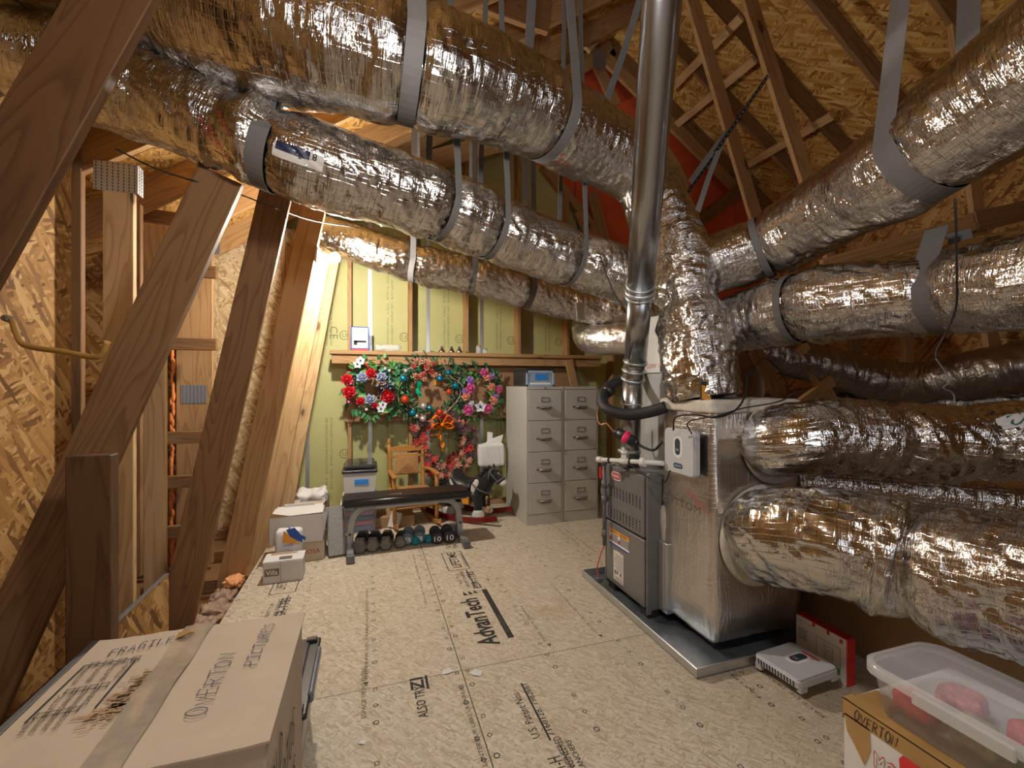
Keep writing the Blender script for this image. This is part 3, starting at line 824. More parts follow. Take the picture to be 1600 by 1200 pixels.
for k in range(60):
    q = PY(269 + rg.uniform(-2, 2), 420 + k * 8.3, 4.08); fo.sphere(q, rg.uniform(.009, .016), 7, 5, (1, .8, 3.0))
lab(fo.build('gap_foam', M['foam'], s3, world=True), 'bead of orange gap foam')
beam('nailer', PY(217, 320, 3.2), PY(217, 900, 3.2), .03, .04, (1, 0, 0), M['wood_dark'], wall_recess)
beam('lookout', PY(215, 335, 3.7), PY(330, 350, 3.7), .09, .04, (0, 0, 1), M['wood'], wall_recess)
# ================================================================ DUCTS AND AIR HANDLER
class Duct:
    """A flexible insulated duct swept along a path of (point, radius), its foil jacket creased and pinched at the straps."""
    def __init__(s, pts, seed=0, rough=1.0, squash=1.0, step=.011, dips=(), deep=.0):
        raw = spline([(*p, r) for p, r in pts], 24)
        P = [Vector(q[:3]) for q in raw]; Rr = [q[3] for q in raw]
        L = [0.0]
        for a, b in zip(P, P[1:]): L.append(L[-1] + (b - a).length)
        n = max(8, int(L[-1] / step)); s.P, s.R, s.S = [], [], []
        j = 0
        for i in range(n + 1):
            t = L[-1] * i / n
            while j < len(L) - 2 and L[j + 1] < t: j += 1
            f = (t - L[j]) / max(1e-9, L[j + 1] - L[j])
            s.P.append(P[j].lerp(P[j + 1], f)); s.R.append(Rr[j] + (Rr[j + 1] - Rr[j]) * f); s.S.append(t)
        s.n, s.seed, s.rough, s.squash, s.deep = n, seed, rough, squash, deep
        s.frames = []; u = None
        for i in range(n + 1):
            t = (s.P[min(i + 1, n)] - s.P[max(i - 1, 0)]).normalized()
            if u is None:
                u = Vector((0, 0, 1)); u = (u - t * u.dot(t)).normalized()
            else: u = (u - t * u.dot(t)).normalized()
            s.frames.append((t, u, t.cross(u)))
        s.dips = [s.S[s.near(*q)] for q in dips]
    def near(s, px, py):
        best, bi = 1e9, 0
        for i, p in enumerate(s.P):
            q = p - CAM; d = q.x * _s + q.y * _c
            if d < .2: continue
            x = 800 + FOC * (q.x * _c - q.y * _s) / d; y = 600 - FOC * q.z / d
            e = (x - px) ** 2 + (y - py) ** 2
            if e < best: best, bi = e, i
        return bi
    def off(s, S, a, r):
        k = s.seed * 7.31; c, w = math.cos(a), math.sin(a)
        big = noise.noise(Vector((S * 5.5 + k, c * .9, w * .9)))
        v1 = noise.noise(Vector((S * 17 + k + 1.1 * c, c * 1.5 + k, w * 1.5)))
        v2 = noise.noise(Vector((S * 42 + k, c * 2.6, w * 2.6 - k)))
        v3 = noise.noise(Vector((S * 9 - k, c * 3.2 + 2 * S, w * 3.2)))
        o = .011 * big + .010 * (abs(v1) - .25) + .004 * (abs(v2) - .25) - .009 * max(0, .10 - abs(v3)) / .10
        for t in s.dips:
            q = (S - t)
            if abs(q) < .2: o -= r * (.085 * math.exp(-(q / .045) ** 2) - .025 * math.exp(-((abs(q) - .11) / .05) ** 2))
        return o * s.rough
    def at(s, i, a, lift=0.0):
        t, u, w = s.frames[i]; r = s.R[i] + s.off(s.S[i], a, s.R[i]) + lift
        return s.P[i] + (u * math.cos(a) * s.squash + w * math.sin(a)) * r
    def mesh(s, seg=88, caps=False):
        mb = MB(); n = s.n
        for i in range(n + 1):
            for k in range(seg): mb.v.append(s.at(i, 2 * math.pi * k / seg))
        uv = []
        for i in range(n):
            for k in range(seg):
                k2 = (k + 1) % seg
                mb.f.append([i * seg + k, i * seg + k2, (i + 1) * seg + k2, (i + 1) * seg + k]); mb.sm.append(True); mb.mi.append(0)
                v0, v1 = 1.3 * k / seg, 1.3 * (k + 1) / seg
                uv += [s.S[i] + s.seed, v0, s.S[i] + s.seed, v1, s.S[i + 1] + s.seed, v1, s.S[i + 1] + s.seed, v0]
        if caps:
            for i, rev in ((0, True), (n, False)):
                f = [i * seg + k for k in range(seg)]
                mb.f.append(f[::-1] if rev else f); mb.sm.append(False); mb.mi.append(0)
                for k in range(seg):
                    a = 2 * math.pi * k / seg; uv += [s.seed + .15 * math.cos(a), .15 * math.sin(a)]
        mb.uv = uv
        return mb
    def hit(s, px, py):
        """(i, angle) of the surface spot seen at a pixel of the photo."""
        best, out = 1e9, None
        for i in range(0, s.n + 1):
            for k in range(72):
                a = 2 * math.pi * k / 72
                t, u, w = s.frames[i]; nn = u * math.cos(a) + w * math.sin(a); p = s.P[i] + nn * s.R[i]
                q = p - CAM
                if q.dot(nn) > 0: continue
                d = q.x * _s + q.y * _c
                if d < .2: continue
                e = (800 + FOC * (q.x * _c - q.y * _s) / d - px) ** 2 + (600 - FOC * q.z / d - py) ** 2
                if e < best: best, out = e, (i, a)
        return out
    def patch(s, px, py, ls, la, lift=.003, m=0, mb=None, nu=10, nv=10, ang=0.0):
        i0, a0 = s.hit(px, py); mb = mb or MB(); ds = s.S[1] - s.S[0]; r = s.R[i0]; vs = []
        for u in range(nu + 1):
            for v in range(nv + 1):
                x, y = ls * (u / nu - .5), la * (v / nv - .5)
                x, y = x * math.cos(ang) - y * math.sin(ang), x * math.sin(ang) + y * math.cos(ang)
                vs.append(s._p(i0, a0, x, y, r, ds, lift))
        mb.add(vs, [(u * (nv + 1) + v, u * (nv + 1) + v + 1, (u + 1) * (nv + 1) + v + 1, (u + 1) * (nv + 1) + v) for u in range(nu) for v in range(nv)], True, m)
        return mb
    def _p(s, i0, a0, x, y, r, ds, lift):
        f = i0 + x / ds; i = max(0, min(s.n - 1, int(math.floor(f)))); q = f - i; a = a0 + y / r
        return s.at(i, a, lift).lerp(s.at(i + 1, a, lift), max(0, min(1, q)))
    def print(s, txt, px, py, length, cap, flip=1, lift=.005, m=0, mb=None, turn=0.0):
        i0, a0 = s.hit(px, py); mb = mb or MB(); ds = s.S[1] - s.S[0]; r = s.R[i0]
        vs, fs, w, h = glyphs(txt); out = []
        for x, y in vs:
            X, Y = (x / w - .5) * length, (y / h - .5) * cap
            X, Y = X * math.cos(turn) - Y * math.sin(turn), X * math.sin(turn) + Y * math.cos(turn)
            out.append(s._p(i0, a0, X, flip * Y, r, ds, lift))
        mb.add(out, fs if flip > 0 else [f[::-1] for f in fs], False, m)
        return mb
    def strap(s, px, py, w=.045, H=None, tops=(.03, -.03), both=True, parent=None, lean=(0, 0, 0), name='strap', rise=True):
        i = s.near(px, py); t, u, ww = s.frames[i]; c = s.P[i]
        th = Vector((t.x, t.y, t.z)); sd = th.cross(Vector((0, 0, 1)))
        sd = sd.normalized(); up = sd.cross(th).normalized()
        if up.z < 0: up = -up
        r = s.R[i] * .97 + .002
        top = H if H else roof_z(c.x) - .08 - c.z
        pts = []; lean = Vector(lean)
        if rise:
            for k in range(7, 0, -1): pts.append(c + sd * (r + (tops[0] - r) * (k / 7) * .75) + up * 0 + Vector((0, 0, 1)) * (top * k / 7) + lean * (k / 7))
        for k in range(0, 25):
            a = math.pi * k / 24
            pts.append(c + sd * (r * math.cos(a)) - up * (r * math.sin(a) * 1.0))
        if rise:
            for k in range(1, 8): pts.append(c - sd * (r + (-tops[1] - r) * (k / 7) * .75) + Vector((0, 0, 1)) * (top * k / 7) + lean * (k / 7))
        else:
            for k in range(1, 24):
                a = math.pi + math.pi * k / 24
                pts.append(c + sd * (r * math.cos(a)) - up * (r * math.sin(a)))
            pts.append(pts[0])
        return MB().ribbon(pts, t, w, .0022).build(name, M['strap'], parent, world=True)
def duct_thing(label, d, mat='foil', seg=88, caps=True):
    lo = min(d.P, key=lambda p: p.z); i = s_i = d.P.index(lo)
    r = thing('flex_duct', label, 'duct', (lo.x, lo.y, lo.z - d.R[i]))
    d.mesh(seg, caps).build('foil_jacket', M[mat], r, world=True)
    return r
def pts(*rows): return [(D(px, py, d), r) for px, py, d, r in rows]

# big upper duct: from the upper left over to the trunk
d1 = Duct(pts((60, -110, 1.95, .30), (250, -22, 1.92, .30), (400, 36, 1.90, .29), (560, 76, 1.95, .27), (700, 118, 2.07, .245), (830, 172, 2.34, .225), (930, 226, 2.62, .215), (1005, 275, 2.78, .20), (1035, 345, 2.76, .19)),
          1, 1.1, dips=((640, 100), (858, 185)))
t1 = duct_thing('large foil duct crossing the top from the upper left corner down to the flue', d1)
d1.strap(640, 100, .075, parent=t1); d1.strap(858, 185, .062, parent=t1); d1.strap(1000, 275, .035, parent=t1, rise=False)
for tx, px, py, ln, cp in (('FLEX R-8', 868, 238, .11, .028), ('UL 181', 880, 255, .08, .024)): lab(d1.print(tx, px, py, ln, cp, 1).build('red_lettering', M['ink_red'], t1, world=True), 'red printed lettering on the jacket')
# middle duct
d2 = Duct(pts((-60, 60, 1.75, .19), (90, 105, 1.85, .185), (230, 150, 1.95, .185), (330, 195, 2.0, .185), (400, 222, 2.02, .19), (480, 253, 2.08, .19), (650, 308, 2.35, .19), (760, 352, 2.6, .19), (870, 396, 2.82, .185), (960, 425, 2.95, .18), (1020, 450, 2.9, .18)),
          2, 1.2, dips=((372, 210), (432, 232), (690, 322), (770, 356), (893, 404)))
t2 = duct_thing('foil duct sagging below the largest one, with a wide grey strap and a number sticker', d2)
d2.strap(430, 232, .075, H=.22, parent=t2); d2.strap(690, 322, .038, parent=t2); d2.strap(770, 356, .034, parent=t2); d2.strap(893, 404, .03, parent=t2)
mb = d2.patch(470, 243, .155, .062, lift=.004); o = mb.build('sticker', M['cream_card'], t2, world=True); lab(o, 'tan and navy number sticker')
d2.patch(461, 237, .10, .034, lift=.007).build('navy_field', plain('navy_print', (.012, .018, .06), .5), o, world=True)
d2.print('8', 492, 247, .016, .026, 1, lift=.008).build('digit', M['ink'], o, world=True)
for k, (px, py) in enumerate(((318, 198), (330, 210), (340, 222), (352, 190))): lab(d2.print('AIR DUCT', px, py, .10, .016, 1, lift=.006, turn=1.0).build('red_lettering', M['ink_red'], t2, world=True), 'red printed lettering on the jacket')
# rear duct along the green wall
d3 = Duct(pts((505, 365, 3.75, .145), (560, 382, 3.72, .155), (650, 412, 3.72, .16), (750, 434, 3.8, .16), (850, 462, 3.95, .155), (930, 481, 4.0, .15), (1030, 492, 3.9, .15)), 3, 1.3, dips=((650, 412), (740, 433), (828, 455)))
t3 = duct_thing('narrow foil duct along the green wall beside the bare bulb', d3)
for q in ((650, 412), (740, 433), (828, 455)): d3.strap(*q, .045, parent=t3)
# elbow stub below it
d4 = Duct(pts((915, 505, 4.45, .13), (918, 525, 4.2, .135), (945, 531, 3.95, .14), (1000, 528, 3.75, .14), (1030, 528, 3.65, .14)), 4, 1.1)
t4 = duct_thing('short smooth foil elbow behind the flue above the filing cabinets', d4, 'foil_flat', 48)
# upper right duct
d5 = Duct(pts((1075, 432, 2.62, .16), (1125, 410, 2.60, .17), (1200, 384, 2.5, .18), (1300, 325, 2.2, .19), (1400, 266, 1.9, .205), (1550, 160, 1.58, .215), (1720, 40, 1.32, .22)), 5, 1.0, dips=((1195, 385), (1440, 235)))
t5 = duct_thing('big foil duct rising to the upper right corner in a hanging grey strap', d5)
d5.strap(1440, 235, .085, parent=t5, lean=(.30, .0, 0)); d5.strap(1190, 388, .035, parent=t5, rise=False)
# middle right duct
d6 = Duct(pts((1085, 520, 2.68, .165), (1160, 503, 2.62, .175), (1269, 478, 2.3, .19), (1444, 458, 2.0, .19), (1600, 435, 1.68, .19), (1780, 410, 1.45, .19)), 6, 1.1, dips=((1245, 482), (1480, 452)))
t6 = duct_thing('foil duct leaving the trunk level to the right, below the big rising one', d6)
d6.strap(1480, 452, .085, H=.26, parent=t6); d6.strap(1243, 482, .034, parent=t6, rise=False)
# ducts from the air handler face
d7 = Duct(pts((1205, 690, 2.32, .165), (1232, 686, 2.12, .175), (1290, 682, 2.10, .178), (1390, 688, 2.12, .178), (1500, 694, 2.12, .18), (1600, 688, 2.08, .18), (1800, 690, 1.98, .18)), 7, 1.5, dips=((1385, 690), (1515, 690)))
t7 = duct_thing('bright foil duct from the upper collar of the air handler box', d7)
d7.patch(1585, 660, .13, .06, lift=.008).build('sticker', M['white_card'], t7, world=True)
d7.print('12', 1586, 660, .05, .05, 1, lift=.011, turn=math.pi / 2).build('digits', plain('dark_green_print', (.01, .12, .09), .6), t7.children[-1], world=True)
d8 = Duct(pts((1195, 838, 2.24, .20), (1215, 838, 1.98, .205), (1290, 846, 1.80, .21), (1370, 864, 1.70, .212), (1430, 883, 1.62, .212), (1520, 905, 1.48, .212), (1610, 926, 1.36, .212), (1800, 975, 1.16, .212)), 8, 1.6, dips=((1440, 885),))
t8 = duct_thing('thickest foil duct running low from the air handler box out of frame at right', d8)
d9 = Duct(pts((1225, 750, 2.5, .14), (1350, 760, 2.5, .155), (1450, 772, 2.46, .16), (1600, 790, 2.38, .165), (1800, 800, 2.3, .165)), 9, .6)
t9 = duct_thing('smooth foil duct half hidden between the two ducts on the air handler', d9, 'foil', 64)
# far dim ducts behind the right hand trusses
d10 = Duct(pts((1180, 548, 4.3, .17), (1300, 575, 4.2, .18), (1420, 600, 4.0, .19), (1560, 580, 3.5, .2), (1700, 560, 3.2, .2)), 10, 1.4)
t10 = duct_thing('dim shade-darkened duct far behind the uprights on the right, upper one', d10, 'foil_dark', 48)
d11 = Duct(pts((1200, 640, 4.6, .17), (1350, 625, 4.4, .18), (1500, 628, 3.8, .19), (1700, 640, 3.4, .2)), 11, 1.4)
t11 = duct_thing('dim shade-darkened duct far behind the uprights on the right, lower one', d11, 'foil_dark', 48)

# trunk: rises from the air handler box, leans back and takes in the upper ducts
dt = Duct(pts((1103, 622, 2.44, .185), (1096, 585, 2.46, .205), (1086, 530, 2.5, .198), (1074, 470, 2.54, .185), (1062, 410, 2.6, .185), (1040, 350, 2.68, .18), (1012, 292, 2.76, .165)), 12, 2.0, dips=((1075, 476),))
r = thing('supply_trunk', 'crumpled foil trunk rising from the air handler box behind the flue pipe', 'duct', dt.P[0])
dt.mesh(88, True).build('foil_jacket', M['foil'], r, world=True)
dt.strap(1052, 378, .034, parent=r, rise=False)
# rounded foil box
def rounded_box(lo, hi, rad, cuts, disp, m=0):
    bm = bmesh.new(); bmesh.ops.create_cube(bm, size=2.0)
    bmesh.ops.subdivide_edges(bm, edges=bm.edges, cuts=cuts, use_grid_fill=True)
    lo, hi = Vector(lo), Vector(hi); c, h = (lo + hi) / 2, (hi - lo) / 2; out = []
    for v in bm.verts:
        p = Vector((v.co.x * h.x, v.co.y * h.y, v.co.z * h.z))
        inn = Vector([max(-(h[i] - rad), min(h[i] - rad, p[i])) for i in range(3)])
        d = p - inn
        q = inn + d.normalized() * rad if d.length > 1e-6 else p
        n = d.normalized() if d.length > 1e-6 else Vector((0, 0, 1))
        out.append(c + q + n * disp(c + q))
    mb = MB(); mb.add(out, [[v.index for v in f.verts] for f in bm.faces], True, m); bm.free()
    return mb
def wrap_disp(p):
    v = noise.noise(p * 5); w = noise.noise(Vector((p.x * 9, p.y * 9, p.z * 22)))
    bulge = .018 * math.sin(max(0, min(1, (p.z - .05) / 1.2)) * math.pi)
    low = .02 * math.exp(-((p.z - .22) / .14) ** 2)
    return .006 * v + .005 * (abs(w) - .25) + bulge + low - .012
PL = ((1.61, 1.79, .055), (2.17, 2.2, 1.265))
plen = thing('air_handler_plenum', 'tall foil-wrapped air handler box with two round duct collars', 'air handler', (1.89, 2.0, .05))
rounded_box(*PL, .035, 36, wrap_disp).build('foil_wrap', M['foil_flat'], plen, world=True)
mb = rounded_box((1.60, 1.78, 1.20), (2.18, 2.21, 1.272), .02, 20, lambda p: .004 * noise.noise(p * 14))
lab(mb.build('top_tape', M['mastic'], plen, world=True), 'pale mastic band around the top edge')
rounded_box((1.596, 2.15, .06), (1.66, 2.2, .66), .018, 14, lambda p: .012 * noise.noise(p * 12)).build('edge_tape', M['mastic'], plen, world=True)
for d, r0, nm in ((d7, .205, 'upper'), (d8, .245, 'lower')):
    c = d.P[0] + (d.P[1] - d.P[0]).normalized() * 0
    ring = MB(); y = 1.775
    cc = V(c.x, y, c.z)
    Mx = Matrix.Translation(cc) @ Matrix.Rotation(math.pi / 2, 4, 'X')
    ring.lathe([(r0 - .06, -.03), (r0, -.012), (r0 + .012, .012), (r0 - .004, .03), (r0 - .05, .05)], 40, Mx)
    lab(ring.build('duct_collar', M['mastic'], plen, world=True), 'smeared mastic collar of the ' + nm + ' duct')
mb = MB()
x = 1.588
mb.text('BOTTOM', V(x, 2.13, .70), (0, -1, 0), (0, 0, 1), width=.30, height=.04, lift=.018)
lab(mb.build('perforated_lettering', M['ink_soft'], plen, world=True), 'thin grey letters on the wrap')
mb = MB()
for k, (y, z) in enumerate(((1.96, .80), (1.90, .77), (1.87, .74))): mb.text('FSK FACING R-8', V(x, y, z), (0, -1, -.25), (0, -.25, 1), width=.10, height=.018, lift=.019)
lab(mb.build('red_lettering', M['ink_red'], plen, world=True), 'small red printed lettering')
# grey coil cabinet and insulated board behind the flue
coil = thing('coil_cabinet', 'grey sheet metal coil cabinet on the furnace behind the flue pipe', 'cabinet', (1.98, 2.45, .84))
MB().span((1.74, 2.24, .845), (2.2, 2.66, 1.42)).build('body', M['coil'], coil, world=True, bevel=.006)
MB().span((1.73, 2.23, 1.42), (2.2, 2.67, 1.78)).build('duct_board', M['white_card'], coil, world=True, bevel=.004)
mb = MB(); mb.text('AIR FLOW  R-6', V(1.73, 2.62, 1.45), (0, -1, 0), (0, 0, 1), width=.3, height=.03); mb.build('red_lettering', M['ink_red'], coil, world=True)

# ---- furnace
fur = thing('furnace', 'grey furnace with louvred upper door and warning stickers', 'furnace', (1.85, 2.42, .04))
FX, FY0, FY1, FZ0, FZ1 = 1.50, 2.18, 2.655, .06, .835
MB().span((FX + .022, FY0, FZ0), (2.18, FY1, FZ1)).build('body', M['furnace'], fur, world=True, bevel=.004)
MB().span((FX + .10, FY0 - .004, FZ0 + .05), (1.70, FY0, FZ1 - .03)).build('side_recess', M['black'], fur, world=True)
for y in (FY0, FY1 - .012): MB().span((FX + .004, y, FZ0 - .02), (FX + .035, y + .012, FZ1)).build('corner_post', M['furnace'], fur, world=True, bevel=.002)
ud = MB().span((FX, FY0 + .03, .47), (FX + .022, FY1 - .016, FZ1 - .012)).build('upper_door', M['furnace'], fur, world=True, bevel=.005)
ld = MB().span((FX + .004, FY0 + .03, FZ0 + .005), (FX + .022, FY1 - .016, .452)).build('lower_door', M['furnace'], fur, world=True, bevel=.005)
MB().span((FX + .012, FY0 + .03, .452), (FX + .022, FY1 - .016, .47)).build('door_gap', M['black'], fur, world=True)
mb = MB(); mb2 = MB()
for (zc, rows) in ((.69, 5), (.55, 5)):
    for i in range(11):
        for k in range(4):
            y = FY1 - .055 - i * .0355; z = zc - .018 * k
            mb.add([V(FX - .0006, y + .009, z - .003), V(FX - .0006, y - .008, z - .003), V(FX - .0006, y + .002, z + .009)], [(0, 1, 2)])
            mb2.add([V(FX - .0006, y - .010, z - .008), V(FX - .006, y, z - .003), V(FX - .0006, y + .009, z - .003), V(FX - .0006, y, z - .012)], [(0, 1, 2, 3)])
lab(stuff(mb.build('louvre_holes', M['black'], ud, world=True)), 'two fields of small punched louvre holes')
stuff(mb2.build('louvre_lips', M['chrome'], ud, world=True))
def oval(mb, c, xd, yd, a, b, lift, n=28):
    c, xd, yd = Vector(c), Vector(xd).normalized(), Vector(yd).normalized(); nn = xd.cross(yd)
    vs = [c + nn * lift]
    for i in range(n):
        t = 2 * math.pi * i / n; k = 1 if True else 0
        ex = abs(math.cos(t)) ** .6 * math.copysign(1, math.cos(t)); ey = abs(math.sin(t)) ** .8 * math.copysign(1, math.sin(t))
        vs.append(c + xd * a * ex + yd * b * ey + nn * lift)
    mb.add(vs, [(0, 1 + i, 1 + (i + 1) % n) for i in range(n)])
    return mb
lc = V(FX, 2.505, .765)
lg = oval(MB(), lc, (0, 1, 0), (0, 0, -1), .058, .026, .0012).build('maker_badge', M['ink_white'], ud, world=True); lab(lg, 'white and red oval badge fitted upside down')
mb = oval(MB(), lc, (0, 1, 0), (0, 0, -1), .052, .021, .0018); mb.build('badge_field', M['ink_red'], ud, world=True)
MB().text('LENNOX', lc + V(0, -.044, .010), (0, 1, 0), (0, 0, -1), width=.088, height=.020, lift=.0024).build('badge_lettering', M['ink_white'], ud, world=True)
def panel_x(mb, y0, y1, z0, z1, x, m=0):      # a flat label facing -X
    return mb.add([V(x, y1, z0), V(x, y0, z0), V(x, y0, z1), V(x, y1, z1)], [(0, 1, 2, 3)], False, m)
y0, y1 = 2.365, 2.595
mb = MB(); xs = FX + .0035
panel_x(mb, y0, y1, .315, .415, xs, 0); panel_x(mb, y0, y1, .39, .415, xs - .0004, 1); panel_x(mb, y0, y1, .315, .326, xs - .0004, 2); panel_x(mb, y0, y1, .338, .388, xs - .0004, 3)
for yy in (y1 - .025, y1 - .125): panel_x(mb, yy, yy + .02, .366, .386, xs - .0008, 0); panel_x(mb, yy, yy + .02, .34, .36, xs - .0008, 4)
for k in range(5):
    panel_x(mb, y0 + .12 + .0, y1 - .03, .344 + .009 * k, .346 + .009 * k, xs - .0006, 0); panel_x(mb, y0 + .006, y0 + .10, .344 + .009 * k, .346 + .009 * k, xs - .0006, 0)
mb.text('WARNING', V(xs - .001, y1 - .02, .396), (0, -1, 0), (0, 0, 1), width=.07, height=.013, m=5); mb.text('CAUTION', V(xs - .001, y1 - .13, .396), (0, -1, 0), (0, 0, 1), width=.07, height=.013, m=5)
lab(mb.build('hazard_sticker', [M['ink_white'], M['orange_card'], M['ink_blue'], M['dgrey'], M['red'], M['ink']], ld, world=True), 'orange, white and blue warning sticker')
y0, y1 = 2.43, 2.545; mb = MB(); panel_x(mb, y0, y1, .10, .29, xs, 0)
for z in (.228, .285, .135): panel_x(mb, y0 + .006, y0 + .03, z, z + .004, xs - .0004, 1); panel_x(mb, y1 - .03, y1 - .006, z, z + .004, xs - .0004, 1)
for k in range(11): panel_x(mb, y0 + .008, y1 - (.008 if k % 3 else .03), .17 + .0095 * k, .173 + .0095 * k, xs - .0004, 2)
for yy in (y1 - .03, y1 - .055, y0 + .02): panel_x(mb, yy, yy + .018, .143, .163, xs - .0004, 2)
for k in range(3): panel_x(mb, y0 + .008, y1 - .01, .105 + .009 * k, .108 + .009 * k, xs - .0004, 2)
lab(mb.build('instruction_sticker', [M['white_card'], M['ink_red'], M['ink_soft']], ld, world=True), 'tall white instruction sticker with red bars')
# filter rack slot between the furnace and the wrapped box
MB().span((1.575, 2.10, .07), (1.62, 2.178, .46)).build('filter_rack', M['galv'], fur, world=True, bevel=.003)
MB().span((1.57, 2.125, .09), (1.576, 2.15, .45)).build('rack_door', M['galv'], fur, world=True, bevel=.002)

# ---- drain pan
pan = thing('drain_pan', 'galvanised drain pan under the furnace and the air handler box', 'pan', (1.85, 2.25, 0))
px0, px1, py0, py1 = 1.43, 2.30, 1.69, 2.84
mb = MB().span((px0, py0, .001), (px1, py1, .008))
mb.build('pan_floor', M['zinc'], pan, world=True)
for lo, hi in (((px0, py0, .001), (px0 + .003, py1, .048)), ((px1 - .003, py0, .001), (px1, py1, .048)), ((px0, py0, .001), (px1, py0 + .003, .048)), ((px0, py1 - .003, .001), (px1, py1, .048))):
    MB().span(lo, hi).build('pan_rim', M['galv'], pan, world=True)
mb = MB()
for lo, hi in (((px0 - .004, py0 - .004, .044), (px0 + .007, py1, .05)), ((px0, py0 - .004, .044), (px1, py0 + .007, .05))): mb.span(lo, hi)
mb.build('rolled_edge', M['galv'], pan, world=True, bevel=.002)
for lo, hi in (((1.52, 2.2, .008), (1.60, 2.28, .058)), ((1.52, 2.56, .008), (1.60, 2.64, .058)), ((2.06, 2.2, .008), (2.14, 2.28, .058)), ((2.06, 2.56, .008), (2.14, 2.64, .058))):
    MB().span(lo, hi).build('rubber_foot', M['black_soft'], fur, world=True, bevel=.004)
for lo, hi in (((1.68, 1.85, .008), (1.76, 1.93, .05)), ((2.02, 1.85, .008), (2.10, 1.93, .05)), ((1.68, 2.06, .008), (1.76, 2.14, .05)), ((2.02, 2.06, .008), (2.10, 2.14, .05))):
    MB().span(lo, hi).build('foot_block', M['black_soft'], plen, world=True, bevel=.004)
fs = thing('float_switch', 'small float switch clipped on the far corner of the drain pan', 'switch', F(935, 908, .05))
q = F(936, 906, .05); MB().box(q, (.04, .03, .03)).cyl(q + V(0, 0, -.045), q, .01).build('clip_body', M['dgrey'], fs, world=True, bevel=.003)
MB().tube(curve3([q + V(0, 0, .01), D(933, 890, 3.0), D(938, 868, 3.0), D(947, 845, 2.98)]), .0035, 6).build('red_wire', M['red'], fs, world=True)

# ---- flue
fl_thing = thing('flue_pipe', 'steel flue pipe from the furnace top leaning up out of frame', 'pipe', V(1.72, 2.40, .836))
path = [D(983, 712, 2.80), D(986, 640, 2.80), D(989, 592, 2.78), D(993, 565, 2.74), D(1000, 455, 2.42), D(1012, 300, 2.02), D(1034, 0, 1.57), D(1046, -150, 1.41)]
lower = [path[0].copy(), path[2].copy()]; lower[0].z = .838
MB().tube([lower[0], path[1], path[2]], .0635, 36).build('lower_section', M['flue'], fl_thing, world=True)
MB().tube(curve3([path[2], D(990, 578, 2.77), path[3]], 5), .066, 36).build('elbow', M['flue'], fl_thing, world=True)
MB().tube([path[3], path[4]], .066, 36).build('middle_section', M['flue'], fl_thing, world=True)
MB().tube([path[4], path[5], path[6], path[7]], .070, 36).build('upper_section', M['flue'], fl_thing, world=True)
def ring_at(p, q, f, r, w, mat, name, parent):
    a = p.lerp(q, f); d = (q - p).normalized()
    return MB().lathe([(r - .008, -w / 2), (r, -w / 2), (r + .003, 0), (r, w / 2), (r - .008, w / 2)], 36, Matrix.Translation(a) @ d.to_track_quat('Z', 'Y').to_matrix().to_4x4()).build(name, mat, parent, world=True)
for p, q, f, r, w in ((path[3], path[4], .94, .075, .012), (path[3], path[4], 1.0, .077, .02), (path[4], path[5], .08, .075, .01), (path[2], path[3], .0, .071, .014), (path[2], path[3], .5, .073, .012), (path[2], path[3], 1.0, .072, .014), (path[1], path[2], .2, .0665, .01), (path[0], path[1], .1, .069, .02)):
    ring_at(p, q, f, r, w, M['galv'], 'seam_ring', fl_thing)
mb = MB()
for px, py, d in ((985, 600, 2.71), (998, 470, 2.36), (992, 640, 2.73)): mb.sphere(D(px, py, d), .006, 8, 5)
mb.build('screw_heads', M['dgrey'], fl_thing, world=True)

# ---- condensate pipe, gas pipe, refrigerant line, drier
pv = thing('condensate_pipe', 'white plastic condensate pipe with a tee across the furnace top', 'pipe', D(985, 720, 2.7))
a, b = D(937, 718, 2.82), D(1036, 724, 2.44)
MB().cyl(a, b, .0135, seg=16).build('pipe_run', M['pvc'], pv, world=True)
for f, L in ((.0, .035), (.42, .05), (.72, .03)):
    p = a.lerp(b, f); u = (b - a).normalized(); MB().cyl(p - u * L / 2, p + u * L / 2, .0185 if f != .72 else .026, seg=18).build('coupling', M['pvc'], pv, world=True)
p = a.lerp(b, .42); MB().cyl(p, p + V(0, 0, .055), .016).cyl(p + V(0, 0, .04), p + V(0, 0, .062), .019).build('tee_riser', M['pvc'], pv, world=True)
for f in (.18, .52): ring_at(a, b, f, .018, .012, M['black'], 'clamp', pv)
gp = thing('gas_pipe', 'black iron gas pipe with a red valve handle left of the furnace', 'pipe', D(944, 800, 3.0))
gx = D(944, 760, 2.92)
MB().cyl(V(gx.x, gx.y, .30), V(gx.x, gx.y, .87), .011).build('riser', M['dgrey'], gp, world=True)
for z in (.845, .70, .60, .38): MB().cyl(V(gx.x, gx.y, z - .022), V(gx.x, gx.y, z + .022), .018, seg=12).build('fitting', M['dgrey'], gp, world=True)
MB().cyl(V(gx.x, gx.y, .60), V(FX + .05, FY1 + .02, .60), .012).build('branch', M['chrome'], gp, world=True)
MB().box(V(gx.x - .03, gx.y - .01, .775), (.02, .02, .075)).build('valve_handle', M['red'], gp, world=True, bevel=.006)
MB().sphere(V(gx.x + .03, gx.y + .03, .64), .05, 14, 9, (.6, 1, 1)).build('regulator', M['dgrey'], gp, world=True)
rl = thing('refrigerant_line', 'black foam-covered refrigerant line curling round the flue pipe', 'pipe', D(985, 650, 2.55))
MB().tube(curve3([D(1004, 582, 2.98), D(975, 592, 2.95), D(950, 606, 2.86), D(941, 626, 2.78), D(952, 641, 2.7), D(982, 648, 2.64), D(1012, 644, 2.58), D(1040, 636, 2.52)], 10), .034, 18).build('foam_sleeve', M['black_soft'], rl, world=True)
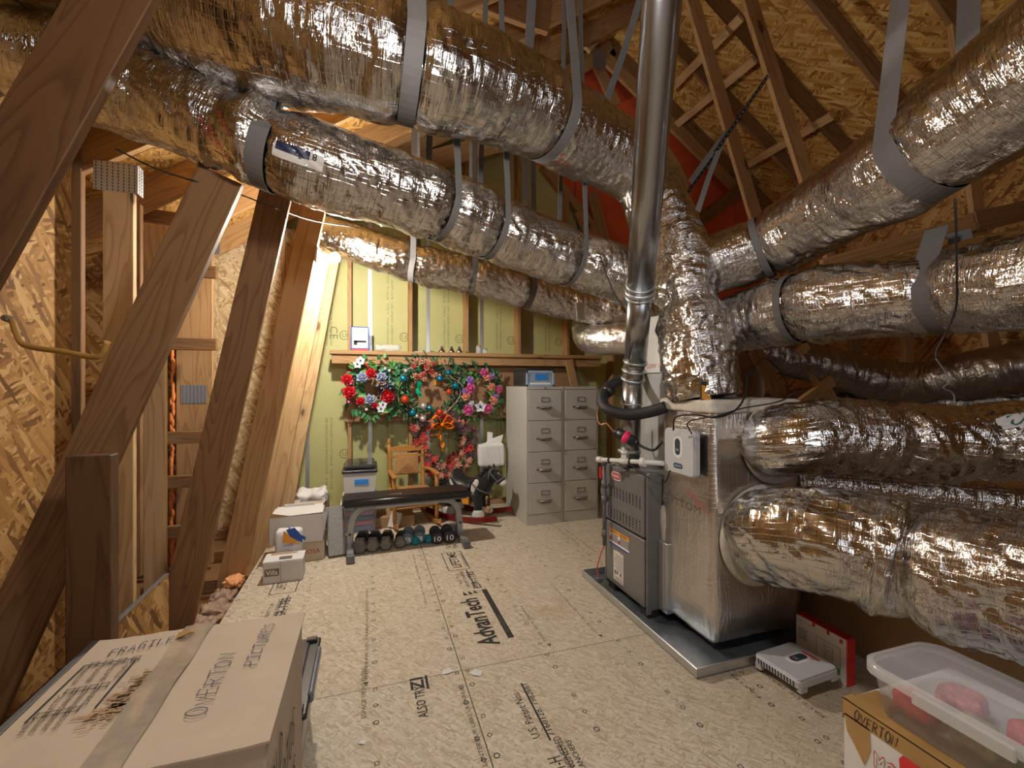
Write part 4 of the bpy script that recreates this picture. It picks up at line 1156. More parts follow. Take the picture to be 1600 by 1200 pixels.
p = D(951, 611, 2.83); MB().cyl(p + V(-.02, 0, -.012), p + V(.02, 0, .012), .038, seg=16).build('tape_wrap', M['black'], rl, world=True)
cl = thing('copper_line', 'thin bare copper line looping down beside the filing cabinet', 'pipe', D(950, 670, 2.95))
MB().tube(curve3([D(936, 628, 2.95), D(933, 650, 2.95), D(938, 663, 2.92), D(948, 662, 2.88), D(958, 673, 2.76), D(964, 678, 2.66)], 8), .006, 8).build('tubing', M['copper'], cl, world=True)
fd = thing('filter_drier', 'black cylinder with a pink label clipped to the flue pipe', 'filter', D(977, 682, 2.6))
a, b = D(965, 676, 2.64), D(992, 691, 2.60); u = (b - a).normalized()
MB().cyl(a, b, .032, seg=22).cyl(a - u * .02, a, .012, .032, seg=22).cyl(b, b + u * .02, .032, .012, seg=22).build('canister', M['black'], fd, world=True)
ring_at(a, b, .5, .0335, .035, plain('pink_label', (.75, .02, .12), .5), 'pink_label', fd)
MB().tube(curve3([b + u * .02, D(1008, 700, 2.57), D(1022, 703, 2.55), D(1035, 690, 2.52)], 6), .008, 8).build('outlet_line', M['black'], fd, world=True)

# ---- control module on the wrapped box, gauge card, wiring
def module(loc, rot, label, vert):
    r = thing('control_module', label, 'controller', loc)
    r.rotation_euler = rot
    w = .235; rd = .02
    poly = []
    for cx, cy, a0 in ((w / 2 - rd, w / 2 - rd, 0), (-w / 2 + rd, w / 2 - rd, 90), (-w / 2 + rd, -w / 2 + rd, 180), (w / 2 - rd, -w / 2 + rd, 270)):
        for k in range(6):
            a = math.radians(a0 + 18 * k); poly.append((cx + rd * math.cos(a), cy + rd * math.sin(a)))
    MB().prism(poly, 0, .034).build('case', M['grey'], r, bevel=.004)
    MB().prism([(x * .975, y * .975) for x, y in poly], .034, .041).build('front', M['grey'], r, bevel=.003)
    def pill(cx, cy, a, b, z, mat, nm):
        n = 24; ps = []
        for i in range(n):
            t = 2 * math.pi * i / n; k = min(a, b)
            x, y = k * math.cos(t), k * math.sin(t)
            ps.append((cx + x + math.copysign(max(0, a - k), x), cy + y + math.copysign(max(0, b - k), y)))
        return MB().prism(ps, z, z + .0015).build(nm, mat, r, bevel=.0005)
    pill(-.005, .025, .036, .058, .0405, M['white'], 'display_rim')
    pill(-.005, .027, .021, .043, .0418, plain('display_glass', (.04, .065, .09), .2), 'display')
    MB().text('S40', V(-.018, .004, .0433), (1, 0, 0), (0, 1, 0), width=.024, height=.014).build('display_digits', M['grey'], r)
    if not vert: pill(-.002, -.073, .036, .014, .0408, plain('name_plate_blue', (.05, .09, .16), .4), 'name_plate')
    if not vert: MB().text('LENNOX', V(-.026, -.077, .0423), (1, 0, 0), (0, 1, 0), width=.05, height=.008).build('plate_lettering', M['ink_white'], r)
    if vert:
        mb = MB()
        for k in range(13): mb.box((-.09 + .015 * k, -w / 2 - .0005, .017), (.006, .002, .022))
        stuff(mb.build('vent_slots', M['black'], r))
        [MB().box(*q).build('bracket', M['grey'], r, bevel=.002) for q in (((.106, -.09, -.006), (.02, .04, .022)), ((.106, .09, -.004), (.02, .04, .018)), ((-.10, -.10, -.012), (.03, .03, .03)))]
        oval(MB(), V(.01, .085, .0415), (1, 0, 0), (0, 1, 0), .045, .007, .001).build('red_strip', M['red'], r)
    return r
m1 = module(V(1.585, 1.965, .995), (math.pi / 2, 0, -math.pi / 2), 'grey-white control module hung on the left side of the air handler box', False)
gc = thing('gauge_card', 'small orange and black card standing on top of the air handler box', 'card', V(1.635, 1.87, 1.27))
MB().box(V(1.63, 1.86, 1.315), (.07, .012, .09)).build('card_body', M['ink'], gc, world=True, bevel=.002)
mb = MB(); n = 10; c = V(1.598, 1.8535, 1.273)
mb.add([c] + [c + V(.055 * math.cos(math.pi / 2 * k / n), 0, .072 * math.sin(math.pi / 2 * k / n)) for k in range(n + 1)], [(0, 1 + k, 2 + k) for k in range(n)])
mb.build('orange_quadrant', M['orange_card'], gc, world=True)
MB().text('T', V(1.628, 1.8535, 1.325), (1, 0, 0), (0, 0, 1), height=.022).build('letter', M['orange_card'], gc, world=True)
def cable(name, label, pts_, r=.0035, mat='wire', group=None):
    p = curve3(pts_, 8)
    mb = MB().tube(p, r, 6)
    return tag(mb.build(name, M[mat], origin=min(p, key=lambda k: k.z)), label, 'cable', group)
cable('control_cable', 'black cable bundle from the control module across the air handler top', [D(1052, 672, 2.30), D(1056, 652, 2.22), D(1085, 648, 2.12), D(1120, 652, 2.06), D(1150, 640, 2.1), D(1165, 615, 2.2), D(1168, 585, 2.3)], .005)
cable('control_cable', 'thin black cable looping from the controller top right corner', [D(1081, 678, 2.12), D(1074, 662, 2.12), D(1088, 655, 2.10), D(1120, 650, 2.05), D(1160, 638, 2.06), D(1215, 628, 2.05), D(1245, 612, 2.1)], .0035)
cable('control_cable', 'black cable drooping from below the controller to the furnace top', [D(1047, 735, 2.20), D(1040, 752, 2.24), D(1028, 754, 2.35), D(1010, 745, 2.44), D(990, 730, 2.55), D(983, 722, 2.66)], .0035)
cable('hanging_wire', 'thin black wire hanging in front of the right hand ducts', [D(1492, 310, 1.52), D(1494, 360, 1.55), D(1495, 430, 1.62), D(1494, 480, 1.72), D(1478, 520, 1.78), D(1464, 545, 1.8), D(1462, 560, 1.8)], .0035)
cable('hanging_wire', 'curly bare wire end below the middle right duct', [D(1462, 560, 1.8), D(1476, 580, 1.8), D(1484, 596, 1.8), D(1474, 606, 1.8), D(1488, 614, 1.8), D(1491, 626, 1.8), D(1480, 633, 1.8)], .003, 'dgrey')
cable('hanging_wire', 'thin black wire strung across the slanting boards to the bulb', [D(180, 232, 2.05), D(240, 262, 2.1), D(310, 285, 2.0), D(375, 304, 2.4), D(430, 325, 2.55), D(490, 345, 3.1), D(560, 356, 3.3)], .004)
cable('hanging_wire', 'thin black wire draped over the rear duct beside the flue', [D(938, 400, 2.72), D(952, 440, 2.7), D(962, 462, 2.75), D(975, 480, 2.72)], .003)
cable('hanging_wire', 'thin dark wire sagging behind the trunk on the right', [D(1168, 590, 2.4), D(1195, 560, 2.9), D(1225, 590, 2.9), D(1232, 625, 2.7)], .004)
# perforated hanger strap
a, b = D(1075, 300, 2.5), D(1200, 118, 2.65)
ps = thing('perforated_strap', 'black perforated steel strap slanting up to the roof braces', 'strap', a)
MB().ribbon([a, b], (1, 0, .6), .02, .002).build('band', M['black'], ps, world=True)
mb = MB()
for k in range(26):
    p = a.lerp(b, (k + .5) / 26); mb.sphere(p + V(0, -.002, 0), .0045, 6, 4)
stuff(mb.build('holes', M['strap'], ps, world=True))
for lb, q in (('grey strap end slanting up from the trunk to a brace, left one', (D(1078, 285, 2.45), D(1132, 210, 2.6))), ('grey strap end slanting up from the trunk to a brace, right one', (D(1090, 330, 2.4), D(1108, 275, 2.5), D(1135, 205, 2.6)))):
    r = MB().ribbon(q, (1, 0, .3), .03, .002).build('hanger_strap', M['strap'], origin=q[0]); tag(r, lb, 'strap')
# straps of the upper ducts that end behind the flue
q = [D(945, 165, 2.9), D(975, 80, 2.75), D(1003, -10, 2.6)]
tag(MB().ribbon(q, (1, 0, .2), .045, .002).build('hanger_strap', M['strap'], origin=q[0]), 'white strap slanting up just left of the flue pipe', 'strap')
# paper tag
tg = thing('paper_tag', 'white paper tag hanging on the rear duct left of the flue', 'tag', D(907, 502, 3.4))
MB().box(D(907, 487, 3.6), (.07, .004, .14), Matrix.Rotation(-.1, 3, 'Y')).build('sheet', M['white_card'], tg, world=True)
MB().text('AIR BALANCE', D(902, 497, 3.59), (1, 0, 0), (0, 0, 1), width=.045, height=.008, lift=.003).build('lettering', M['ink_soft'], tg, world=True)

# ---- the bare bulb
bx = PY(523, 403, 3.58)
bl = thing('bulb_lamp', 'bare glowing bulb in a white holder on a slanting board', 'lamp', bx)
hx = bx + V(-.118, .0, .012)
ax = (bx - hx).normalized(); Mx = Matrix.Translation(hx) @ ax.to_track_quat('Z', 'Y').to_matrix().to_4x4()
MB().lathe([(.055, -.01), (.056, .004), (.045, .014), (.024, .022), (.022, .055), (.018, .06)], 24, Mx).build('holder', M['white'], bl, world=True)
bq = MB().sphere(bx, .038, 16, 10).build('bulb', glow('bulb_glass', (1.0, .93, .82), BULB_STRENGTH), bl, world=True)
# ================================================================ THINGS ALONG THE FAR WALL
M['leaf'] = plain('silk_leaf_green', (.045, .20, .07), .5, var=.35, scale=30)
M['leaf2'] = plain('silk_leaf_light', (.12, .30, .07), .5, var=.3, scale=30)
M['fir'] = plain('fir_needle_green', (.015, .10, .055), .6, var=.4, scale=40)
M['twig'] = plain('twig_brown', (.17, .09, .05), .8, var=.3)
M['rose_red'] = plain('silk_red', (.62, .012, .02), .55, var=.2)
M['rose_blue'] = plain('silk_pale_blue', (.36, .42, .60), .6, var=.12)
M['pink'] = plain('silk_pink', (.72, .13, .36), .55, var=.25, scale=25)
M['peach'] = plain('silk_peach', (.85, .36, .24), .55, var=.2)
M['lilac'] = plain('silk_lilac', (.46, .25, .68), .55, var=.2)
M['petal_white'] = plain('silk_white', (.74, .74, .82), .6, var=.06)
M['navy'] = plain('navy_ribbon', (.012, .02, .09), .5)
M['bow_orange'] = plain('orange_satin', (.90, .24, .01), .25, var=.15)
M['autumn_red'] = plain('autumn_leaf_red', (.50, .05, .04), .6, var=.4, scale=25)
M['autumn_pale'] = plain('autumn_leaf_pale', (.56, .25, .17), .6, var=.3, scale=25)
M['autumn_dark'] = plain('autumn_leaf_dark', (.10, .055, .06), .6, var=.4)
M['bauble_blue'] = plain('bauble_blue', (.01, .27, .48), .18, metal=.6)
M['bauble_red'] = plain('bauble_red', (.75, .07, .02), .18, metal=.4)
M['bauble_silver'] = plain('bauble_silver', (.62, .60, .58), .3, metal=.6)
M['beads'] = plain('bead_string', (.62, .42, .34), .4)
M['hardboard'] = plain('brown_hardboard', (.34, .19, .09), .7, var=.08)

# ledge and rail
L0, L1, LZ = -.36, 2.62, 1.682
ledge = thing('plank_shelf', 'long pine shelf plank with a rail beneath across the green wall', 'shelf', (1.1, 4.78, LZ - .14))
beam('shelf_plank', V(L0, 4.77, LZ - .019), V(L1, 4.77, LZ - .019), .15, .038, (0, 1, 0), M['wood'], ledge)
beam('rail', V(L0 + .02, 4.745, LZ - .085), V(L1, 4.745, LZ - .085), .09, .038, (0, 0, 1), M['wood'], ledge)
beam('brace', V(2.20, 4.72, LZ - .05), V(2.42, 4.74, .75), .09, .038, (1, 0, 0), M['wood'], ledge)
pg = thing('pegboard', 'brown perforated hardboard on the wall behind the wreaths', 'board', (.6, 4.845, .97))
p0, p1 = PY(541, 656, 4.845), PY(893, 656, 4.845)
MB().span((p0.x, 4.842, .965), (p1.x, 4.848, 1.60)).build('board', M['hardboard'], pg, world=True)
mb = MB()
for i in range(int((p1.x - p0.x) / .028)):
    for z in (.98, 1.0, 1.575): mb.add([V(p0.x + .02 + .028 * i + a, 4.8414, z + b) for a, b in ((-.003, 0), (0, -.003), (.003, 0), (0, .003))], [(0, 1, 2, 3)])
stuff(mb.build('peg_holes', M['black'], pg, world=True))
mb = MB()
for k, (s, z, m) in enumerate((('ABOUT HARDBOARD', 1.30, 0), ('FOR PEG USE ONLY', 1.27, 0), ('MADE IN U S A', 1.235, 1))): mb.text(s, V(PY(690, 600, 4.84).x, 4.842, z), (1, 0, 0), (0, 0, 1), width=.26, height=.016, m=m, lift=.002)
lab(mb.build('board_print', [M['ink_soft'], M['ink_red']], pg, world=True), 'small printed lines seen through the green wreath')
for lb, px, py, w, h in (('orange foam block stuck on the pegboard beside the file cabinet bin', 740, 585, .075, .042), ('orange foam block on the pegboard inside the green wreath', 684, 598, .07, .05)):
    q = PY(px, py, 4.83); r = MB().box(q, (w, .022, h)).build('foam_block', M['orange_card'], bevel=.004, origin=q); tag(r, lb, 'block')

# shelf items
def shelf_x(px): return PY(px, 545, 4.77).x
bx0, bx1 = shelf_x(548), shelf_x(577)
pk = thing('instruction_box', 'dark blue and white instruction pack standing on the shelf', 'box', ((bx0 + bx1) / 2, 4.78, LZ))
MB().span((bx0, 4.76, LZ), (bx1, 4.80, LZ + .245)).build('carton', M['ink_blue'], pk, world=True, bevel=.002)
mb = MB(); w = bx1 - bx0
def face(mb, x0, x1, z0, z1, y, m=0): return mb.add([V(x0, y, z0), V(x1, y, z0), V(x1, y, z1), V(x0, y, z1)], [(0, 1, 2, 3)], False, m)
face(mb, bx0 + .012, bx1 - .012, LZ + .03, LZ + .235, 4.7594, 0); face(mb, bx0 + .012, bx1 - .012, LZ + .002, LZ + .022, 4.7594, 1)
face(mb, bx0 + .03, bx1 - .03, LZ + .085, LZ + .105, 4.7588, 2); face(mb, bx0 + .03, bx0 + .06, LZ + .06, LZ + .1, 4.7588, 2); face(mb, bx0 + .014, bx1 - .014, LZ + .13, LZ + .20, 4.7588, 3); face(mb, bx0 + .05, bx1 - .03, LZ + .12, LZ + .126, 4.7588, 3)
mb.text('JointMate', V(bx0 + .05, 4.759, LZ + .2), (1, 0, 0), (0, 0, 1), width=w - .09, height=.018, m=2, lift=.001)
mb.build('front_print', [M['white_card'], M['red'], M['ink'], M['grey']], pk, world=True)
q = V(shelf_x(606), 4.76, LZ)
r = thing('plastic_bag', 'small crumpled clear plastic bag lying on the shelf', 'bag', q)
mb = rounded_box((q.x - .12, 4.72, LZ), (q.x + .12, 4.80, LZ + .07), .03, 12, lambda p: .02 * noise.noise(p * 22)); mb.build('film', M['clear'], r, world=True)
q = V(shelf_x(664), 4.76, LZ); r = MB().box(q + V(0, 0, .005), (.22, .06, .008), Matrix.Rotation(.03, 3, 'Z')).build('metal_strip', M['galv'], bevel=.001, origin=q); tag(r, 'thin grey metal strip lying flat on the shelf', 'strip')
for k, px in enumerate((690, 705, 717)):
    q = V(shelf_x(px), 4.75, LZ)
    r = thing('sprinkler_cone', ('first', 'middle', 'last')[k] + ' of three small steel cones on the shelf, counted from the plastic bag', 'cone', q, group='steel cones on the shelf')
    MB().lathe([(.038, 0), (.038, .012), (.026, .03), (.017, .05)], 18).build('cone', M['chrome'], r)
    MB().lathe([(.014, .05), (.014, .068), (.008, .072)], 12).build('tip', M['dgrey'], r)
for k, (px, h, lb) in enumerate(((747, .085, 'clear jar with a wooden lid on the shelf'), (757, .055, 'low glass jar beside the wooden lidded one on the shelf'))):
    q = V(shelf_x(px), 4.75, LZ)
    r = thing('glass_jar', lb, 'jar', q)
    MB().lathe([(.024, 0), (.028, .004), (.028, h * .8), (.02, h * .9)], 18).build('glass', M['clear'], r)
    MB().lathe([(.024, h * .86), (.024, h), (.0, h)], 18).build('lid', M['wood'] if k == 0 else M['dgrey'], r)

# ---- wreaths
rw = random.Random(21)
WY = 4.76
def wreath_base(name, label, px, py, rad, tube, leaves, mats, spread, L, sparse=1.0):
    c = PY(px, py, WY); r = thing(name, label, 'wreath', c)
    pts_ = [V(rad * math.cos(a), 0, rad * math.sin(a)) for a in [2 * math.pi * k / 40 for k in range(41)]]
    MB().tube(pts_, tube * .35, 8, False).build('twig_ring', M['twig'], r)
    mb = MB()
    for k in range(int(leaves * sparse)):
        a = rw.uniform(0, 2 * math.pi); q = rw.uniform(-1, 1); y = -abs(rw.gauss(0, tube * .6))
        rr = rad + q * tube
        p = V(rr * math.cos(a), y, rr * math.sin(a))
        d = V(math.cos(a) * q * 1.2 + rw.uniform(-.8, .8) - math.sin(a) * .7, rw.uniform(-.7, .15), math.sin(a) * q * 1.2 + rw.uniform(-.8, .8) + math.cos(a) * .7)
        mb.leaf(p, d, V(rw.uniform(-.4, .4), -1, rw.uniform(-.4, .4)), L * rw.uniform(.6, 1.2), L * spread * rw.uniform(.7, 1.1), rw.randrange(len(mats)))
    lab(stuff(mb.build('foliage', mats, r)), 'leaves and sprigs wired round the ring')
    return r
def rosette(r, name, x, z, rad, mat, y=-.05, layers=4, n=7, open_=1.15):
    mb = MB(); c = V(x, y, z)
    for l in range(layers):
        f = 1 - l / layers
        for k in range(n - l):
            a = 2 * math.pi * k / (n - l) + l * .6
            d = V(math.cos(a) * f * open_ + .02, -(1.1 - f) - .12, math.sin(a) * f * open_)
            mb.leaf(c + V(0, -.004 * l, 0), d, V(math.cos(a), -1, math.sin(a)), rad * (1.05 - .12 * l), rad * 1.0 * (1 - .1 * l), 0, .35)
    mb.sphere(c + V(0, -rad * .5, 0), rad * .3, 8, 6)
    return mb.build(name, mat, r)
def blossom(r, x, z, rad, mat, eye, y=-.05):
    mb = MB(); c = V(x, y, z)
    for k in range(5):
        a = 2 * math.pi * k / 5 + .3; mb.leaf(c, V(math.cos(a), -.35, math.sin(a)), V(0, -1, 0), rad, rad * .95, 0, .15)
    mb.sphere(c + V(0, -.012, 0), rad * .22, 8, 5, m=1)
    return mb.build('flower', [mat, eye], r)
def bow(r, c, s, mat, tails, dots=None):
    mb = MB()
    for sg in (-1, 1):
        for tilt, w in ((.5, .9), (-.15, 1.0)):
            p = [c, c + V(sg * s * .5, -.05, s * (.35 + tilt)), c + V(sg * s * 1.0, -.07, s * tilt), c + V(sg * s * .55, -.03, s * (-.25 + tilt * .4)), c]
            mb.ribbon(curve3(p, 6), (0, 1, .15), s * .5, .003)
    mb.sphere(c + V(0, -.045, 0), s * .2, 8, 6)
    for t in tails: mb.ribbon(curve3([c + Vector(q) * s for q in t], 6), lambda i: (math.cos(i * .5), -.6 * math.sin(i * .5), .1), s * .36, .003)
    o = mb.build('bow', mat, r)
    if dots:
        md = MB(); rr = random.Random(3)
        vs = mb.v
        for k in range(0, len(vs), 7):
            md.sphere(vs[k] + V(0, -.004, 0), s * .055, 6, 4)
        stuff(md.build('dots', dots, o))
    return o
u = 4.8 / 700          # metres per pixel of the photo at the wreaths
w1 = wreath_base('floral_wreath', 'red, white and blue rose wreath with a dotted navy bow', 588, 606, .235, .075, 150, [M['leaf'], M['leaf2'], M['leaf']], .62, .08)
def W(px, py, cx, cy): return ((px - cx) * u, (cy - py) * u)
for px, py, rad, m in ((580, 585, .055, 'rose_red'), (551, 612, .07, 'rose_red'), (566, 625, .045, 'rose_red'), (604, 618, .075, 'rose_red'), (548, 594, .06, 'rose_red'), (585, 631, .035, 'rose_red'), (568, 591, .058, 'rose_blue'), (595, 590, .055, 'rose_blue'), (579, 623, .058, 'rose_blue')):
    rosette(w1, 'rose', *W(px, py, 588, 606), rad, M[m], -.12)
for px, py in ((562, 572), (566, 567), (597, 630), (594, 636)): blossom(w1, *W(px, py, 588, 606), .045, M['petal_white'], M['black'], -.12)
for px, py, m in ((600, 578, 'petal_white'), (606, 581, 'petal_white'), (553, 600, 'pink'), (550, 626, 'pink'), (574, 573, 'rose_red'), (602, 584, 'navy'), (574, 637, 'petal_white'), (558, 593, 'navy')):
    x, z = W(px, py, 588, 606); MB().sphere((x, -.13, z), .015, 8, 6).build('berry', M[m], w1)
x, z = W(600, 602, 588, 606); bow(w1, V(x, -.15, z), .085, M['navy'], [((0, 0, 0), (-.5, -.2, -.7), (-.8, 0, -1.6)), ((0, 0, 0), (.4, -.2, -.3), (1.0, 0, -.6))], M['petal_white'])

w2 = wreath_base('christmas_wreath', 'large green fir wreath with blue, red and silver baubles', 671, 608, .30, .075, 620, [M['fir'], M['fir'], M['leaf']], .28, .06)
for px, py, rad, m in ((631, 592, .035, 'bauble_blue'), (684, 592, .034, 'bauble_blue'), (708, 603, .034, 'bauble_blue'), (644, 643, .034, 'bauble_blue'), (669, 636, .026, 'bauble_blue'), (697, 583, .026, 'bauble_blue'), (634, 581, .022, 'bauble_silver'),
                       (633, 623, .042, 'bauble_red'), (698, 612, .03, 'bauble_red'), (684, 642, .034, 'bauble_red'), (660, 633, .036, 'bauble_silver'), (659, 652, .034, 'bauble_silver'), (650, 648, .022, 'bauble_silver')):
    x, z = W(px, py, 671, 608); b = MB().sphere((x, -.135, z), rad, 14, 9).build('bauble', M[m], w2); MB().cyl((x, -.135, z + rad), (x, -.135, z + rad + .008), .007, seg=8).build('cap', M['chrome'], b)
for k in range(16):
    a = rw.uniform(0, 6.28); q = (rw.uniform(-16, 20), rw.uniform(-6, 26)); x, z = W(660 + q[0], 575 - q[1] + 12, 671, 608)
    rosette(w2, 'ribbon_rosette', x, z, .03, M['autumn_pale'] if k % 3 else M['autumn_red'], -.14, 2, 5)
for k in range(5):
    a0 = rw.uniform(0, 6.28); p = [V(.30 * math.cos(a0 + t * .3) + rw.uniform(-.05, .05), -.12 - rw.uniform(0, .03), .30 * math.sin(a0 + t * .3) + rw.uniform(-.05, .05)) for t in range(5)]
    MB().tube(curve3(p, 6), .003, 6).build('bead_string', M['beads'], w2)
x, z = W(654, 600, 671, 608); MB().ribbon(curve3([V(x - .02, -.11, z + .1), V(x, -.13, z), V(x - .01, -.11, z - .08), V(x + .02, -.12, z - .13)], 8), lambda i: (math.cos(i * .4), -.4, .1), .05, .003).build('ribbon_tail', plain('green_satin', (.0, .36, .20), .3), w2)

w3 = wreath_base('blossom_wreath', 'small wreath of pink, peach and lilac flowers beside the cabinet', 742, 612, .235, .06, 170, [M['leaf'], M['leaf2'], M['fir']], .5, .07)
for px, py, rad, m in ((753, 582, .05, 'pink'), (758, 589, .045, 'peach'), (731, 594, .045, 'lilac'), (731, 607, .06, 'pink'), (764, 588, .04, 'lilac'), (765, 604, .045, 'peach'), (777, 608, .045, 'pink'), (724, 619, .05, 'peach'), (768, 625, .05, 'peach'), (728, 640, .065, 'pink'), (759, 638, .06, 'pink'), (722, 611, .035, 'lilac'), (771, 620, .035, 'lilac'), (733, 630, .035, 'petal_white')):
    rosette(w3, 'flower_head', *W(px, py, 742, 612), rad, M[m], -.11, 3, 6, 1.2)
blossom(w3, *W(746, 635, 742, 612), .065, M['petal_white'], M['navy'], -.13)
for k in range(4):
    x, z = W(766 + 5 * k, 640, 742, 612); mb = MB(); p = curve3([V(x, -.04, z + .05), V(x + .02, -.05, z - .06), V(x + .01 + .01 * k, -.04, z - .17 - .02 * k)], 6)
    mb.tube(p, .002, 5)
    for i, q in enumerate(p): mb.leaf(q, V((-1) ** i, -.2, -.6), V(0, -1, 0), .018, .008) if i % 2 else None
    stuff(lab(mb.build('trailing_sprig', M['leaf2'], w3), 'thin trailing sprig'))
w4 = wreath_base('autumn_wreath', 'autumn leaf wreath with an orange satin bow below the others', 693, 690, .25, .075, 60, [M['autumn_dark'], M['autumn_red'], M['leaf']], .6, .07)
def maple(r, p, rad, mat, a0):
    mb = MB()
    for k, f in enumerate((.75, .95, 1.15, .95, .75)):
        a = a0 + (k - 2) * .72; mb.leaf(p, V(math.cos(a), -.25, math.sin(a)), V(0, -1, 0), rad * f, rad * .5, 0, .2)
    return mb.build('maple_leaf', mat, r)
for k in range(84):
    a = 2 * math.pi * k / 84 + rw.uniform(-.1, .1); rr = .25 + rw.uniform(-.075, .085)
    m = rw.choice(['autumn_red', 'autumn_pale', 'autumn_dark', 'autumn_red', 'autumn_dark', 'leaf2' if k % 4 == 0 else 'autumn_pale'])
    maple(w4, V(rr * math.cos(a), -.05 - rw.uniform(0, .06), rr * math.sin(a)), rw.uniform(.045, .075), M[m], a + rw.uniform(-.9, .9))
for px, py in ((714, 712), (705, 712), (731, 697), (726, 705)):
    x, z = W(px, py, 693, 690); MB().sphere((x, -.11, z), .014, 8, 6).build('berry', M['rose_red'], w4)
x, z = W(688, 662, 693, 690); bow(w4, V(x, -.10, z), .11, M['bow_orange'], [((0, 0, 0), (-.25, -.1, -1.0), (.05, .0, -1.8), (.1, -.1, -2.5)), ((0, 0, 0), (.5, -.1, -.3), (.9, 0, -.2))])

# ---- file cabinets and the drawer bin
def cabinet(x0, y0, label, lock):
    r = thing('file_cabinet', label, 'cabinet', (x0 + .19, y0 + .335, 0))
    w, d, h = .376, .67, 1.325
    MB().span((x0, y0 + .0161, 0), (x0 + w, y0 + d, h)).build('body', M['cabinet'], r, world=True, bevel=.004)
    fr = MB()
    for lo, hi in (((x0, y0, 0), (x0 + .014, y0 + .016, h)), ((x0 + w - .014, y0, 0), (x0 + w, y0 + .016, h)), ((x0 + .014, y0, h - .026), (x0 + w - .014, y0 + .016, h)), ((x0 + .014, y0, 0), (x0 + w - .014, y0 + .016, .10))): fr.span(lo, hi)
    fr.build('front_frame', M['cabinet'], r, world=True)
    MB().span((x0 + .0141, y0 + .011, .1001), (x0 + w - .0141, y0 + .0145, h - .0261)).build('shadow_gap', M['dgrey'], r, world=True)
    for k in range(4):
        z0 = .104 + k * .2985; z1 = z0 + .2935
        dr = MB().span((x0 + .017, y0 - .004, z0), (x0 + w - .017, y0 + .012, z1)).build('drawer', M['cabinet'], r, world=True, bevel=.003)
        xc = x0 + w / 2; zc = z0 + .20
        mb = MB()
        for lo, hi in (((-.042, .018), (.042, .022)), ((-.042, -.022), (.042, -.018)), ((-.042, -.022), (-.038, .022)), ((.038, -.022), (.042, .022))):
            mb.span((xc + lo[0], y0 - .008, zc + lo[1]), (xc + hi[0], y0 - .003, zc + hi[1]))
        mb.build('label_holder', M['bronze'], dr, world=True)
        zh = z0 + .115
        hb = MB().tube(curve3([V(xc - .062, y0 - .003, zh + .012), V(xc - .05, y0 - .03, zh + .014), V(xc, y0 - .038, zh + .014), V(xc + .05, y0 - .03, zh + .014), V(xc + .062, y0 - .003, zh + .012)], 5), .0075, 10)
        hb.build('handle', M['chrome'], dr, world=True)
        fl_ = MB().add([V(xc - .06, y0 - .006, zh + .012), V(xc + .06, y0 - .006, zh + .012), V(xc + .05, y0 - .03, zh - .006), V(xc - .05, y0 - .03, zh - .006)], [(0, 1, 2, 3)])
        fl_.build('finger_plate', M['bronze'], dr, world=True)
        MB().cyl((xc - .085, y0 - .004, zh + .012), (xc - .085, y0 - .014, zh + .012), .008, seg=12).box((xc - .076, y0 - .010, zh + .012), (.014, .004, .008)).build('thumb_latch', M['chrome'], dr, world=True)
    MB().cyl((x0 + (w - .012 if lock else w / 2), y0, h - .013), (x0 + (w - .012 if lock else w / 2), y0 - .006, h - .013), .008, seg=12).build('lock', M['dgrey'], r, world=True)
    return r
cabinet(1.435, 4.01, 'putty coloured four drawer file cabinet with a blue-labelled bin on top', False)
cabinet(1.818, 4.015, 'putty coloured four drawer file cabinet on the furnace side, nothing on it', True)
q0, q1 = PY(822, 603, 4.10), PY(866, 603, 4.10)
bn = thing('drawer_bin', 'clear blue drawer bin with smoky sides on the file cabinet', 'bin', ((q0.x + q1.x) / 2, 4.25, 1.326))
bz = 1.326
MB().span((q0.x, 4.105, bz), (q1.x, 4.50, bz + .17)).build('shell', M['clear_dark'], bn, world=True, bevel=.006)
MB().span((q0.x - .004, 4.098, bz + .158), (q1.x + .004, 4.505, bz + .174)).build('lid', M['black'], bn, world=True, bevel=.004)
pbl = plain('pale_blue_plastic', (.34, .44, .60), .3, var=.08)
mb = MB()
for a, b, c, d in ((q0.x, q1.x, bz, bz + .02), (q0.x, q1.x, bz + .13, bz + .155), (q0.x, q0.x + .02, bz, bz + .155), (q1.x - .02, q1.x, bz, bz + .155)): mb.span((a, 4.094, c), (b, 4.106, d))
mb.build('front_frame', pbl, bn, world=True, bevel=.002)
MB().span((q0.x + .02, 4.099, bz + .02), (q1.x - .02, 4.104, bz + .13)).build('drawer_front', plain('misty_blue_plastic', (.30, .38, .48), .25, var=.2), bn, world=True)
MB().span((q0.x + .09, 4.096, bz + .065), (q1.x - .075, 4.0985, bz + .12)).build('blue_label', M['blue'], bn, world=True)
MB().span((q0.x + .04, 4.094, bz + .02), (q1.x - .04, 4.099, bz + .038)).build('papers', M['ink_white'], bn, world=True)

